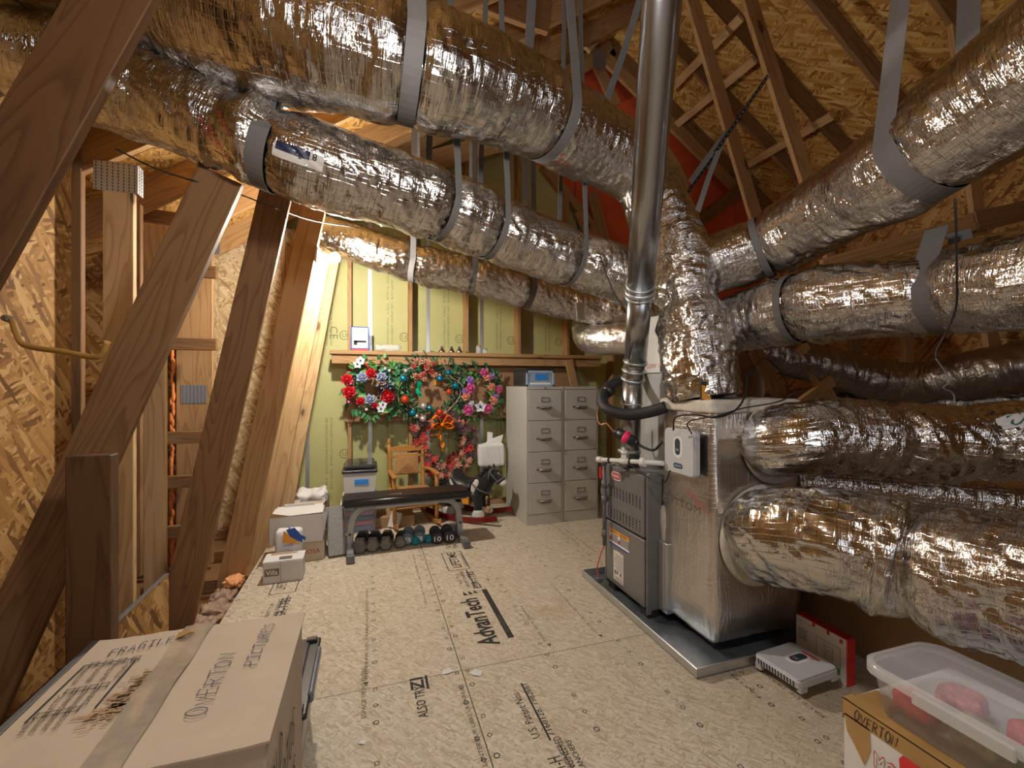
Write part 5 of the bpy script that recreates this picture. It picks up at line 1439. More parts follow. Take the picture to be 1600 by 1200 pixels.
# ---- white bag hanging on the wall behind the horse
q = PY(767, 707, 4.62)
hb = thing('hanging_bag', 'white plastic bag hanging on the wall behind the rocking horse', 'bag', q)
def bagdisp(p):
    t = (q.z + .15 - p.z) / .3
    return .006 * noise.noise(Vector((p.x * 26, p.y * 6, p.z * 5))) - .012 * max(0, .3 - abs(noise.noise(Vector((p.x * 16 - t, 1, p.z * 3)))))
mb = rounded_box((q.x - .145, q.y - .05, q.z - .15), (q.x + .145, q.y + .05, q.z + .10), .035, 22, bagdisp); mb.build('bag_body', M['white'], hb, world=True)
mb = MB(); mb.add([q + V(-.12, -.02, .08), q + V(.10, -.03, .08), q + V(.135, -.01, .19), q + V(.02, 0, .15)], [(0, 1, 2, 3)])
mb.ribbon([q + V(0, .05, .08), q + V(.03, .15, .2)], (1, 0, 0), .06, .003)
mb.build('torn_flaps', M['white'], hb, world=True)

# ---- rocking horse
def skinned(name, verts, edges, radii, mat, parent, levels=2):
    me = bpy.data.meshes.new(name); me.from_pydata([Vector(v) for v in verts], edges, [])
    o = bpy.data.objects.new(name, me); COL.objects.link(o)
    md = o.modifiers.new('skin', 'SKIN'); md.use_smooth_shade = True
    for i, r in enumerate(radii):
        sv = me.skin_vertices[0].data[i]; sv.radius = (r, r) if isinstance(r, (int, float)) else r; sv.use_root = (i == 0)
    sub = o.modifiers.new('smooth', 'SUBSURF'); sub.levels = sub.render_levels = levels
    dg = bpy.context.evaluated_depsgraph_get(); dg.update()
    me2 = bpy.data.meshes.new_from_object(o.evaluated_get(dg))
    o.modifiers.clear(); o.data = me2; bpy.data.meshes.remove(me)
    o.data.materials.clear(); o.data.materials.append(mat)
    for p in o.data.polygons: p.use_smooth = True
    o.parent = parent
    return o
M['plush_black'] = plain('black_plush', (.011, .011, .014), .95, var=.4, scale=60, bump=.8, sheen=.15)
M['plush_white'] = plain('white_plush', (.70, .67, .62), .9, var=.1, scale=60, bump=.8)
M['rocker_red'] = plain('red_lacquered_wood', (.17, .012, .008), .22, var=.3)
hs = thing('rocking_horse', 'black and white plush rocking horse on red wooden rockers', 'toy', (.975, 4.46, 0), math.radians(-42))
hs.scale = (1.0, 1.0, .84)
hv = [(-.02, 0, .36), (.12, 0, .36), (.19, 0, .43), (.235, 0, .50), (.255, 0, .545), (.31, 0, .52), (.365, 0, .465), (.395, 0, .44),
      (-.16, 0, .37), (-.21, 0, .35),
      (.13, .075, .30), (.15, .085, .19), (.15, .09, .10), (.13, -.075, .30), (.15, -.085, .19), (.15, -.09, .10),
      (-.18, .08, .30), (-.165, .09, .23), (-.21, .095, .17), (-.19, .10, .10), (-.18, -.08, .30), (-.165, -.09, .23), (-.21, -.095, .17), (-.19, -.10, .10)]
he = [(0, 1), (1, 2), (2, 3), (3, 4), (4, 5), (5, 6), (6, 7), (0, 8), (8, 9), (1, 10), (10, 11), (11, 12), (1, 13), (13, 14), (14, 15), (8, 16), (16, 17), (17, 18), (18, 19), (8, 20), (20, 21), (21, 22), (22, 23)]
hr = [.105, .11, .085, .072, .07, .062, .046, .04, .11, .075, .055, .043, .045, .055, .043, .045, .06, .05, .042, .044, .06, .05, .042, .044]
skinned('body', hv, he, hr, M['plush_black'], hs)
skinned('muzzle', [(.345, 0, .487), (.385, 0, .447), (.402, 0, .428)], [(0, 1), (1, 2)], [.045, .049, .038], M['plush_white'], hs)
MB().sphere((.33, 0, .545), .03, 10, 7, (1.3, .55, .5), Matrix.Rotation(.75, 3, 'Y')).build('blaze', M['plush_white'], hs)
for x, y in ((.152, .09), (.152, -.09), (-.19, .10), (-.19, -.10)):
    mb = MB().lathe([(.035, .145), (.048, .12), (.06, .085), (.066, .062), (.05, .058)], 14, Matrix.Translation((x, y, 0)))
    for k in range(26):
        a = 6.28 * k / 26; mb.leaf((x + .04 * math.cos(a), y + .04 * math.sin(a), .13), V(.4 * math.cos(a), .4 * math.sin(a), -1), V(math.cos(a), math.sin(a), 0), .075, .022)
    lab(mb.build('fluffy_hoof', M['plush_white'], hs), 'white shaggy hoof')
for y in (-.108, .108): MB().sphere((.10, y * .80, .385), .10, 14, 9, (.42, .16, 1.15), Matrix.Rotation(.4, 3, 'Y')).build('white_patch', M['plush_white'], hs)
MB().sphere((-.14, -.082, .40), .075, 12, 8, (.45, .2, 1.1), Matrix.Rotation(-.3, 3, 'Y')).build('white_patch', M['plush_white'], hs)
sd = MB(); n = 14
for i in range(n + 1):
    t = i / n; x = -.15 + .22 * t; zz = .470 + .05 * (1 - t) ** 3 * 2 - .01 * math.sin(t * 3.14)
    for k in range(13):
        a = math.radians(-78 + 13 * k); sd.v.append(V(x, .118 * math.sin(a), zz - .118 * (1 - math.cos(a))))
for i in range(n):
    for k in range(12): sd.f.append([i * 13 + k, i * 13 + k + 1, (i + 1) * 13 + k + 1, (i + 1) * 13 + k]); sd.sm.append(True); sd.mi.append(0)
sdo = sd.build('saddle', plain('saddle_cloth', (.02, .02, .024), .4, bump=.1), hs)
sm = sdo.modifiers.new('thickness', 'SOLIDIFY'); sm.thickness = .012
MB().sphere((-.155, 0, .51), .06, 14, 9, (.6, 1.1, 1.0)).build('saddle_back', M['black_soft'], hs)
mb = MB(); rh = random.Random(5)
for k in range(90):
    t = rh.random(); p = V(.13 + .12 * t, rh.uniform(-.012, .012), .50 + .115 * t) - V(.03 * t, 0, -.0)
    mb.leaf(p, V(-.5, rh.uniform(-.9, .9), rh.uniform(-1.2, -.15)), V(0, 1, 0), rh.uniform(.05, .10), .012)
for k in range(14): mb.leaf((.28, 0, .60), V(.7, rh.uniform(-.5, .5), rh.uniform(-1, -.1)), V(0, 1, 0), .06, .012)
stuff(lab(mb.build('mane', M['plush_black'], hs), 'shaggy black mane'))
mb = MB()
for k in range(70):
    mb.leaf((-.255 + rh.uniform(-.02, .02), rh.uniform(-.03, .03), .40 + rh.uniform(-.03, .02)), V(rh.uniform(-.8, -.1), rh.uniform(-.4, .4), rh.uniform(-1.2, .1)), V(0, 1, 0), rh.uniform(.08, .2), .016)
stuff(lab(mb.build('tail', M['plush_black'], hs), 'shaggy black tail'))
for y in (-.045, .045): MB().leaf((.245, y, .60), V(.15, y * 5, 1), V(1, 0, 0), .065, .04).build('ear', M['plush_black'], hs)
for y in (-.054, .054): MB().sphere((.315, y, .535), .010, 8, 6).build('eye', M['black'], hs)
strap_m = plain('grey_bridle_strap', (.13, .13, .15), .4)
def band(c, ax, r, w):
    return MB().lathe([(r, -w / 2), (r + .003, 0), (r, w / 2)], 24, Matrix.Translation(Vector(c)) @ Vector(ax).to_track_quat('Z', 'Y').to_matrix().to_4x4())
band((.352, 0, .477), (.7, 0, -.7), .060, .016).build('noseband', strap_m, hs)
band((.262, 0, .545), (.55, 0, -.1), .080, .014).build('bridle', strap_m, hs)
for y in (-.062, .062): MB().ribbon([V(.27, y * 1.2, .58), V(.31, y * 1.12, .53), V(.35, y, .48)], (0, 1, 0), .004, .014).build('cheek_strap', strap_m, hs)
MB().ribbon(curve3([V(.10, -.118, .44), V(.17, -.115, .38), V(.225, -.07, .34), V(.245, 0, .325), V(.225, .07, .34), V(.17, .115, .38)], 5), (0, 0, 1), .016, .003).build('breast_strap', strap_m, hs)
rk = lambda x: .022 + .42 * x * x
for y in (-.18, .18):
    p = [V(-.40 + .80 * k / 20, y, rk(-.40 + .80 * k / 20) + .012) for k in range(21)]
    MB().ribbon(p, (0, 1, 0), .032, .06).build('rocker', M['rocker_red'], hs, bevel=.006)
for x in (-.2, .16): MB().box((x, 0, .06), (.06, .36, .022)).build('cross_bar', M['wood'], hs, bevel=.004)
for y in (-.125, .125):
    MB().box((.03, y, .24), (.075, .02, .085)).build('stirrup_block', M['orange_card'], hs, bevel=.004)
MB().lathe([(.010, 0), (.014, .02), (.009, .04), (.014, .07), (.01, .1)], 12, Matrix.Translation((.27, -.13, .22))).build('wooden_peg', M['wood'], hs)
MB().box((.28, -.13, .17), (.05, .03, .07), Matrix.Rotation(.4, 3, 'Y')).build('wooden_peg', M['wood'], hs, bevel=.005)

# ---- rocking chair
M['maple'] = lumber('varnished_maple', (.56, .27, .075), (.36, .14, .03))
M['rush'] = plain('woven_rush', (.50, .27, .10), .6, var=.25, scale=70, bump=.5)
ch = thing('rocking_chair', 'small wooden rocking chair with a woven rush back behind the bench', 'chair', (.405, 4.45, 0), .16)
ch.scale = (1.0, 1.0, .955)
def turned(name, p0, p1, r, knob=True, seg=12):
    p0, p1 = Vector(p0), Vector(p1); L = (p1 - p0).length
    prof = [(r * .75, 0), (r, .04), (r * .85, L * .3), (r, L * .33), (r * .8, L * .36), (r, L * .5), (r, L * .8)]
    prof += [(r, L - .07), (r * .6, L - .06), (r * 1.0, L - .045), (r * 1.1, L - .03), (r * .7, L - .015), (r * .9, L - .008), (0.0001, L)] if knob else [(r, L)]
    return MB().lathe(prof, seg, Matrix.Translation(p0) @ (p1 - p0).to_track_quat('Z', 'Y').to_matrix().to_4x4()).build(name, M['maple'], ch)
for sx in (-1, 1):
    turned('back_post', (sx * .16, .15, .075), (sx * .172, .23, .84), .02)
    turned('front_leg', (sx * .20, -.16, .065), (sx * .205, -.15, .50), .02, False)
    MB().ribbon(curve3([V(sx * .175, .205, .515), V(sx * .2, .02, .525), V(sx * .205, -.13, .515), V(sx * .205, -.19, .51)], 5), (1, 0, 0), .045, .02).build('armrest', M['maple'], ch, bevel=.004)
    p = [V(sx * (.20 - .03 * (k / 12)), -.28 + .60 * k / 12, .022 + .55 * ((-.28 + .60 * k / 12) - .0) ** 2) for k in range(13)]
    MB().ribbon(p, (1, 0, 0), .022, .042).build('rocker', M['maple'], ch, bevel=.004)
for z0, z1, y in ((.70, .76, .212), (.64, .672, .205), (.46, .49, .19)):
    MB().prism([(-.16, z0), (.16, z0), (.16, z1 - .014), (.09, z1), (-.09, z1), (-.16, z1 - .014)], y - .007, y + .007, Matrix(((1, 0, 0, 0), (0, 0, 1, 0), (0, 1, 0, 0), (0, 0, 0, 1)))).build('back_slat', M['maple'], ch, bevel=.002)
def rush_panel(name, c, ax, ay, n, a, b):
    c, ax, ay, n = Vector(c), Vector(ax), Vector(ay), Vector(n); mb = MB()
    cc = [c - ax * a - ay * b, c + ax * a - ay * b, c + ax * a + ay * b, c - ax * a + ay * b]
    for i in range(4):
        p, q = cc[i], cc[(i + 1) % 4]
        for k in range(9):
            f0, f1 = k / 9, (k + .86) / 9
            lift = n * .006
            mb.add([p.lerp(c, f0), q.lerp(c, f0), q.lerp(c, f1) + lift * .4, p.lerp(c, f1) + lift * .4, p.lerp(c, (f0 + f1) / 2) + lift, q.lerp(c, (f0 + f1) / 2) + lift], [(0, 1, 5, 4), (4, 5, 2, 3)], True)
    mb.add([x - n * .012 for x in cc], [(3, 2, 1, 0)]); mb.add(cc, [(0, 1, 2, 3)])
    return lab(mb.build(name, M['rush'], ch), 'woven rush panel with crossing seams')
rush_panel('back_panel', (0, .192, .575), (1, 0, 0), (0, .12, 1), (0, -1, .1), .115, .105)
rush_panel('seat', (0, .01, .335), (1, 0, 0), (0, 1, 0), (0, 0, 1), .19, .17)
for y, z, w in ((-.155, .20, .2), (-.155, .30, .2), (.155, .22, .16)): MB().cyl((-w, y, z), (w, y, z), .010, seg=10).build('rung', M['maple'], ch)
for sx in (-1, 1):
    MB().cyl((sx * .2, -.155, .24), (sx * .162, .16, .24), .010, seg=10).build('rung', M['maple'], ch)

# ---- storage totes left of the chair
def tote(name, label, x0, x1, y0, y1, z0, z1, lidz, contents):
    r = thing(name, label, 'tote', ((x0 + x1) / 2, (y0 + y1) / 2, z0))
    t = .006; k = .018
    def wall(a, b, c, d): MB().add([a, b, c, d], [(0, 1, 2, 3)])
    mb = MB()
    lo = [V(x0 + k, y0 + k, z0 + .003), V(x1 - k, y0 + k, z0 + .003), V(x1 - k, y1 - k, z0 + .003), V(x0 + k, y1 - k, z0 + .003)]
    hi = [V(x0, y0, z1), V(x1, y0, z1), V(x1, y1, z1), V(x0, y1, z1)]
    mb.add(lo + hi, [(3, 2, 1, 0)] + [(i, (i + 1) % 4, 4 + (i + 1) % 4, 4 + i) for i in range(4)])
    o = mb.build('tub', M['tote_clear'], r, world=True)
    return r
M['tote_clear'] = plain('milky_plastic', (.60, .57, .55), .3, var=.05, alpha=1.0)
M['tote_clear2'] = clear('see_through_tub', (.55, .58, .68), .7)
tx0, tx1 = PY(534, 800, 4.28).x, PY(588, 800, 4.28).x
ty = 4.27
up = tote('storage_tote', 'milky tote with a smoky black lid and a strip of blue tape', tx0 + .01, tx1, ty, ty + .46, .285, .545, .57, None)
MB().span((tx0, ty - .012, .545), (tx1 + .012, ty + .47, .572)).build('lid_rim', M['black'], up, world=True, bevel=.006)
MB().span((tx0 + .02, ty + .02, .572), (tx1 - .01, ty + .44, .612)).build('lid_top', M['clear_dark'], up, world=True, bevel=.012)
MB().box(((tx0 + tx1) / 2 + .02, ty + .002, .465), (.12, .004, .045), Matrix.Rotation(.03, 3, 'Y')).build('blue_tape', M['blue'], up, world=True)
lowt = tote('storage_tote', 'clear tote full of bright folded things under the milky one', tx0 - .005, tx1 + .005, ty - .005, ty + .46, 0, .262, .28, None)
for c in lowt.children: c.data.materials.clear(); c.data.materials.append(M['tote_clear2'])
MB().span((tx0 - .012, ty - .012, .262), (tx1 + .012, ty + .47, .283)).build('lid', M['white'], lowt, world=True, bevel=.005)
cols = [('folded_blue', (.03, .06, .25)), ('folded_red', (.55, .05, .07)), ('folded_navy', (.02, .03, .09)), ('folded_pink', (.7, .25, .3)), ('folded_sky', (.15, .35, .6))]
for k, (nm, c) in enumerate(cols):
    q = V((tx0 + tx1) / 2, ty + .195, .035 + .046 * k)
    r = MB().box(q, (.26, .34, .036), Matrix.Rotation(.05 * (k % 3 - 1), 3, 'Z')).build('folded_cloth', plain(nm, c, .8, bump=.3), bevel=.012, seg=3, origin=q - V(0, 0, .018))
    tag(r, nm.replace('folded_', '') + ' folded cloth seen inside the clear tote', 'cloth')

# ---- weight bench and dumbbells
bench = thing('weight_bench', 'flat black weight bench with curved grey steel legs', 'bench', (.31, 3.84, 0), .05)
MB().box((0, 0, .418), (1.02, .27, .06)).build('pad', plain('black_vinyl', (.016, .015, .015), .28, bump=.05), bench, bevel=.018, seg=3)
MB().box((0, 0, .382), (.98, .22, .012)).build('pad_board', M['dgrey'], bench)
MB().text('TORQUE', V(-.16, -.06, .4482), (1, 0, 0), (0, 1, 0), width=.11, height=.03).build('pad_lettering', M['grey'], bench)
MB().box((0, 0, .355), (.70, .05, .045)).build('rail', M['grey'], bench, bevel=.004)
M['steel'] = plain('satin_grey_steel', (.36, .36, .37), .35, metal=.5, var=.04)
for sx in (-1, 1):
    p = curve3([V(sx * .25, 0, .36), V(sx * .36, 0, .345), V(sx * .425, 0, .28), V(sx * .445, 0, .17), V(sx * .45, 0, .05)], 6)
    MB().ribbon(p, (0, 1, 0), .052, .05).build('leg', M['steel'], bench, bevel=.004)
    ft = MB().box((sx * .45, 0, .035), (.052, .44, .05)).build('foot_bar', M['steel'], bench, bevel=.004)
    for sy in (-1, 1): MB().box((sx * .45, sy * .235, .034), (.060, .055, .064)).build('end_cap', M['dgrey'], ft, bevel=.006)
    MB().cyl((sx * .45, -.027, .15), (sx * .45, -.03, .15), .010, seg=12).build('bolt', M['black'], bench)
M['hex_steel'] = plain('grey_hex_paint', (.17, .165, .16), .4, metal=.4, var=.1)
M['teal'] = plain('teal_neoprene', (.012, .22, .29), .55, var=.1)
M['slate'] = plain('slate_neoprene', (.13, .19, .22), .6, var=.1)
M['charcoal'] = plain('charcoal_neoprene', (.035, .035, .042), .6, var=.1)
def dumbbell(label, x, y, rz, kind, size, txt=None):
    r = thing('dumbbell', label, 'dumbbell', (x, y, 0), rz, 'dumbbells under the bench')
    hexa = kind in ('hex_steel',)
    n = 6 if hexa else (8 if kind == 'teal' else 20); L = size * 2.2; hw = size * .72
    a0 = math.pi / 6 if hexa else math.pi / n
    zc = size * .5 * (math.cos(math.pi / n) if n < 20 else 1)
    for s in (-1, 1):
        y0 = s * (L / 2 - hw / 2)
        prof = [(size * .36, -hw / 2), (size * .5, -hw / 2 + .012), (size * .5, hw / 2 - .012), (size * .36, hw / 2)]
        Mx = Matrix.Translation((0, y0, zc)) @ Matrix.Rotation(math.pi / 2, 4, 'X') @ Matrix.Rotation(a0 if n != 6 else 0.0, 4, 'Z')
        MB().lathe(prof, n, Mx, smooth=(n >= 20)).build('head', M[kind] if not (hexa and s > 0) else M['black'], r)
    MB().cyl((0, -L / 2 + hw, zc), (0, L / 2 - hw, zc), .015, seg=12).build('grip', M['chrome'] if hexa else M[kind], r)
    if txt: MB().text(txt, V(-size * .28, -L / 2 - .001, zc - size * .2), (1, 0, 0), (0, 0, 1), width=size * .56, height=size * .42, lift=.0016).build('weight_print', M['ink_white'], r)
    return r
row = [(564, 'hex_steel', .125, None, 'largest hexagonal grey dumbbell, at the end by the bench leg'), (584.5, 'hex_steel', .118, None, 'hexagonal grey dumbbell, second from the clear tote end'), (605, 'hex_steel', .112, None, 'hexagonal grey dumbbell, third from the clear tote end'),
       (628, 'hex_steel', .10, None, 'smallest hexagonal grey dumbbell, next to the slate ones'), (640.5, 'slate', .10, '8', 'slate neoprene dumbbell half hidden by the teal one'), (659, 'slate', .10, '8', 'slate neoprene dumbbell with a white figure behind the teal one'),
       (685, 'charcoal', .10, '10', 'round charcoal dumbbell between the teal and the last one'), (704.5, 'charcoal', .105, '10', 'round charcoal dumbbell at the horse end of the row')]
for k, (px, kind, size, txt, lb) in enumerate(row):
    q = PY(px, 850, 3.745); dumbbell(lb, q.x, 3.88 + (.05 if kind == 'slate' else 0), -.12 + (.1 if kind == 'charcoal' else 0), kind, size, txt)
q = F(659, 850); dumbbell('small teal dumbbell lying crosswise before the slate ones', q.x, q.y + .0, math.pi / 2 + .08, 'teal', .075)
# brown carton scraps behind the bench
q = F(618, 812); t = thing('floor_carton', 'flat brown carton with white paper on the floor behind the bench', 'box', (q.x - .05, 4.5, 0))
MB().span((q.x - .2, 4.36, 0), (q.x + .16, 4.70, .10)).build('carton', M['kraft_dark'], t, world=True, bevel=.003)
MB().box((q.x - .02, 4.34, .075), (.10, .004, .14), Matrix.Rotation(-.35, 3, 'X') @ Matrix.Rotation(.3, 3, 'Y')).build('paper', M['white_card'], t, world=True)

# ---- cartons at the left of the floor
def carton(label, x0, x1, y0, y1, z0, z1, mat, rz=0.0, open_top=False):
    c = V((x0 + x1) / 2, (y0 + y1) / 2, z0)
    r = thing('carton', label, 'box', c, rz)
    w, d, h = x1 - x0, y1 - y0, z1 - z0
    if not open_top: MB().box((0, 0, h / 2), (w, d, h)).build('box_body', M[mat], r, bevel=.003)
    else:
        mb = MB(); t = .006
        for cc, s in (((-w / 2 + t / 2, 0, h / 2), (t, d, h)), ((w / 2 - t / 2, 0, h / 2), (t, d, h)), ((0, -d / 2 + t / 2, h / 2), (w, t, h)), ((0, d / 2 - t / 2, h / 2), (w, t, h)), ((0, 0, t / 2), (w, d, t))): mb.box(cc, s)
        mb.build('box_body', M[mat], r)
    return r, w, d, h
vq0, vq1 = F(410, 914), F(472, 905)
vr, w, d, h = carton('low greyish tile carton with a brown printed name, nearest of the cartons', vq0.x, vq1.x + .005, 3.38, 3.53, 0, .142, 'cream_card', .02)
MB().box((.0, .005, h + .004), (w + .004, d + .006, .006), Matrix.Rotation(.02, 3, 'X')).build('top_flap', M['white_card'], vr)
MB().span((-w / 2 + .03, d / 2 - .03, h + .002), (w / 2 - .05, d / 2 + .0, h + .0085)).build('open_slot', M['kraft_dark'], vr)
MB().span((-.03, -.05, h + .0075), (.05, .0, h + .009)).build('top_label', M['dgrey'], vr)
MB().add([V(-w / 2 + .01, -d / 2 - .0015, .05), V(-w / 2 + .10, -d / 2 - .0015, .05), V(-w / 2 + .10, -d / 2 - .0015, .10), V(-w / 2 + .01, -d / 2 - .0015, .10)], [(0, 1, 2, 3)]).build('name_field', M['bronze'], vr)
MB().text('Villa', V(-w / 2 + .02, -d / 2 - .0015, .06), (1, 0, 0), (0, 0, 1), width=.07, height=.032, lift=.001).build('name_print', M['ink_white'], vr)
MB().span((-w / 2 + .108, -d / 2 - .0012, .0), (-w / 2 + .1105, -d / 2, h)).build('card_seam', M['kraft_dark'], vr)
# blue, orange and white bag
bq0, bq1 = PY(429, 850, 3.60), PY(474, 850, 3.60)
bc = V((bq0.x + bq1.x) / 2, 3.625, 0)
bg = thing('grout_bag', 'white grout bag with a blue and orange top behind the low carton', 'bag', bc)
mb = rounded_box((bq0.x, 3.575, 0.0), (bq1.x, 3.675, .30), .03, 18, lambda p: .008 * noise.noise(p * 14) - .006)
mb.build('bag_body', M['white'], bg, world=True)
bw = bq1.x - bq0.x
mb = MB(); yb = 3.566
def bpoly(mb, pp, m, l=0.0): mb.add([V(bq0.x + bw * x, yb - l, .30 * z) for x, z in pp], [tuple(range(len(pp)))], False, m)
bpoly(mb, [(.3, .70), (.95, .62), (.62, .80), (.34, .99)], 0); bpoly(mb, [(.42, 1.0), (.55, .84), (.98, .66), (1.0, .80), (.72, 1.04)], 1, .001)
bpoly(mb, [(.3, .0), (.78, .0), (.78, .22), (.5, .16), (.3, .24)], 1, .001)
mb.text('MAPEI', V(bq0.x + bw * .33, yb, .30 * .60), (1, 0, .05), (-.05, 0, 1), width=bw * .34, height=.016, m=1, lift=.002)
mb.text('Ultracolor', V(bq0.x + bw * .2, yb, .30 * .40), (1, 0, .18), (-.18, 0, 1), width=bw * .5, height=.024, m=2, lift=.002)
mb.text('Plus FA', V(bq0.x + bw * .45, yb, .30 * .36), (1, 0, .12), (-.12, 0, 1), width=bw * .4, height=.018, m=2, lift=.002)
lab(mb.build('bag_print', [M['orange_card'], M['ink_blue'], M['red']], bg, world=True), 'orange and blue printed panels with red script')
MB().add([V(bq0.x + bw * .45, 3.60, .305), V(bq0.x + bw * 1.12, 3.56, .235), V(bq0.x + bw * 1.05, 3.60, .20), V(bq0.x + bw * .6, 3.64, .29)], [(0, 1, 2, 3)]).build('folded_top', M['ink_blue'], bg, world=True)
# brown tile carton and the white carton on it
mx1 = F(505, 878).x
mr, w, d, h = carton('brown tile carton with red lettering under the white one', mx1 - .34, mx1, 3.72, 4.02, 0, .15, 'kraft', .03)
MB().text('MOSA', V(w / 2 - .16, -d / 2, .055), (1, 0, .02), (0, 0, 1), width=.13, height=.035).build('name_print', M['ink_red'], mr)
wr, w, d, h = carton('worn white carton with a torn lid stacked on the brown one', mx1 - .375, mx1 - .01, 3.70, 3.96, .151, .36, 'cream_card', .03)
MB().add([V(-w / 2, -d / 2, h), V(w / 2, -d / 2, h + .01), V(w / 2 - .01, d / 2, h + .016), V(-w / 2 + .02, d / 2, h + .012)], [(0, 1, 2, 3)]).build('lid_flap', M['white_card'], wr)
MB().add([V(-w / 2 - .001, -d / 2 - .001, h - .002), V(-w / 2 + .16, -d / 2 - .001, h - .002), V(-w / 2 + .02, -d / 2 - .001, h + .03)], [(0, 1, 2)]).build('torn_gap', M['kraft_dark'], wr)
MB().add([V(w / 2 + .001, -d / 2, h), V(w / 2 + .04, -d / 2 + .06, h + .03), V(w / 2 + .03, d / 2 - .03, h - .06), V(w / 2 + .001, d / 2, 0.03), V(w / 2 + .001, -d / 2, .02)], [(0, 1, 2, 3, 4)]).build('side_flap', M['white_card'], wr)
MB().box((.0, d / 2 - .02, h + .02), (.22, .02, .025)).build('lid_inset', M['cream_card'], wr)
q0, q1 = PY(459, 800, 4.12), PY(510, 800, 4.12)
orr, w, d, h = carton('open brown carton with crumpled paper behind the white one', q0.x, q1.x, 4.12, 4.42, 0, .36, 'kraft', .0, True)
mb = rounded_box((-w / 2 + .01, -d / 2 + .01, h - .06), (w / 2 - .01, d / 2 - .01, h + .055), .03, 20, lambda p: .035 * noise.noise(p * 17)); lab(mb.build('crumpled_paper', M['white_card'], orr), 'crumpled white packing paper')
MB().add([V(-w / 2, -d / 2, h), V(w / 2, -d / 2, h), V(w / 2 - .03, -d / 2 - .06, h - .02), V(-w / 2 + .03, -d / 2 - .06, h - .02)], [(0, 1, 2, 3)]).build('flap', M['kraft'], orr)
# grey slab leaning on the cartons
sl0, sl1 = F(532, 876), F(508, 879)
slb = thing('grey_slab', 'grey stone-textured slab leaning beside the cartons', 'slab', (-.24, 3.85, 0))
mb = MB().box((0, 0, .20), (.135, .03, .40)); o = mb.build('slab', plain('granular_grey', (.25, .245, .235), .85, var=.35, scale=120, bump=.4), slb, bevel=.004)
slb.rotation_euler = (-.62, 0, .18)
slb.location = (-.225, 3.74, .012)
# white papery scraps and fluff
def scrap(label, px, py, s, mat, rot):
    q = F(px, py); a = MB().add([q + V(math.cos(rot + t) * s * k, math.sin(rot + t) * s * k, .002 + .004 * (i % 2)) for i, (t, k) in enumerate(((0, 1), (1.3, .6), (2.6, 1), (3.8, .7), (5.0, .9)))], [(0, 1, 2, 3, 4)])
    return tag(a.build('paper_scrap', M[mat], origin=q), label, 'paper')
scrap('torn white paper scrap on the floor seam, the larger of two', 744, 1052, .035, 'white_card', .2)
scrap('torn white paper scrap on the floor seam, the smaller of two', 698, 1050, .03, 'white_card', 1.0)
scrap('tiny white scrap on the floor near the dark lidded bin', 566, 1161, .016, 'white_card', .4)
def fluff(label, c, s, mat, n=26, seed=1):
    rf = random.Random(seed); mb = MB(); c = Vector(c)
    mb = rounded_box(c - V(s, s, 0), c + V(s, s, s * 1.1), s * .5, 14, lambda p: s * .45 * noise.noise(p * (2.2 / s)) + s * .2 * noise.noise(p * (6 / s)))
    return tag(mb.build('insulation_tuft', mat, origin=c), label, 'insulation')
M['fluff'] = plain('grey_pink_insulation', (.42, .29, .21), .95, var=.3, scale=40, bump=.8)
q = F(382, 908); fluff('blob of orange gap foam at the edge of the floor sheets', V(-.87, q.y, -.02), .055, plain('foam_blob', (.85, .40, .17), .8, bump=.4), seed=2)
for k, (y, s) in enumerate(((3.2, .08), (3.02, .075), (3.4, .07))): fluff(('grey insulation tuft between the floor edge and the slanting boards, ' + ('middle one', 'nearest one', 'one beside the foam blob')[k]), V(-.90, y, -.10), s, M['fluff'], seed=5 + k)

# ================================================================ FOREGROUND
# ---- big moving carton at the lower left
bc = thing('moving_carton', 'large brown carton with handwriting and glossy tape, lower left foreground', 'box', (-.462, 1.285, 0), 0)
X0, X1, Y0, Y1, H = -.722, -.20, 1.03, 1.56, .615
MB().span((X0, Y0, 0), (X1, Y1, H)).build('box_body', M['kraft'], bc, world=True, bevel=.004)
def flap(name, xa, xb, seed):
    mb = MB(); nx, ny = 12, 16; vs = []
    for i in range(nx + 1):
        for j in range(ny + 1):
            x = xa + (xb - xa) * i / nx; y = Y0 - .006 + (Y1 - Y0 + .018) * j / ny
            z = H + .004 + .003 * noise.noise(Vector((x * 9, y * 7, seed)))
            if i in (0, nx): y += 0
            if j in (0, ny): y += .006 * noise.noise(Vector((x * 30, seed, 0)))
            vs.append(V(x, y, z))
    n1 = len(vs)
    vs += [v - V(0, 0, .005) for v in vs]
    fs = []
    for i in range(nx):
        for j in range(ny):
            a = i * (ny + 1) + j; q = (a, a + ny + 1, a + ny + 2, a + 1); fs.append(q); fs.append(tuple(n1 + k for k in reversed(q)))
    for i in range(nx): a = i * (ny + 1); fs.append((a, n1 + a, n1 + a + ny + 1, a + ny + 1)); a += ny; fs.append((a, a + ny + 1, n1 + a + ny + 1, n1 + a))
    for j in range(ny): a = j; fs.append((a, a + 1, n1 + a + 1, n1 + a)); a += nx * (ny + 1); fs.append((a, n1 + a, n1 + a + 1, a + 1))
    mb.add(vs, fs); return mb.build(name, M['kraft'], bc, world=True)
XM = -.475
fa = flap('top_flap', X0 - .006, XM - .008, 1.3); fb = flap('top_flap', XM + .004, X1 + .008, 4.1)
mb = MB(); n = 26; vs = []
for j in range(n + 1):
    y = Y0 - .01 + (Y1 - Y0 + .025) * j / n
    for i in range(7):
        x = XM - .045 + .075 * i / 6; vs.append(V(x + .004 * noise.noise(Vector((y * 9, 2, 0))), y, H + .0095 + .005 * noise.noise(Vector((x * 26, y * 8, 2)))))
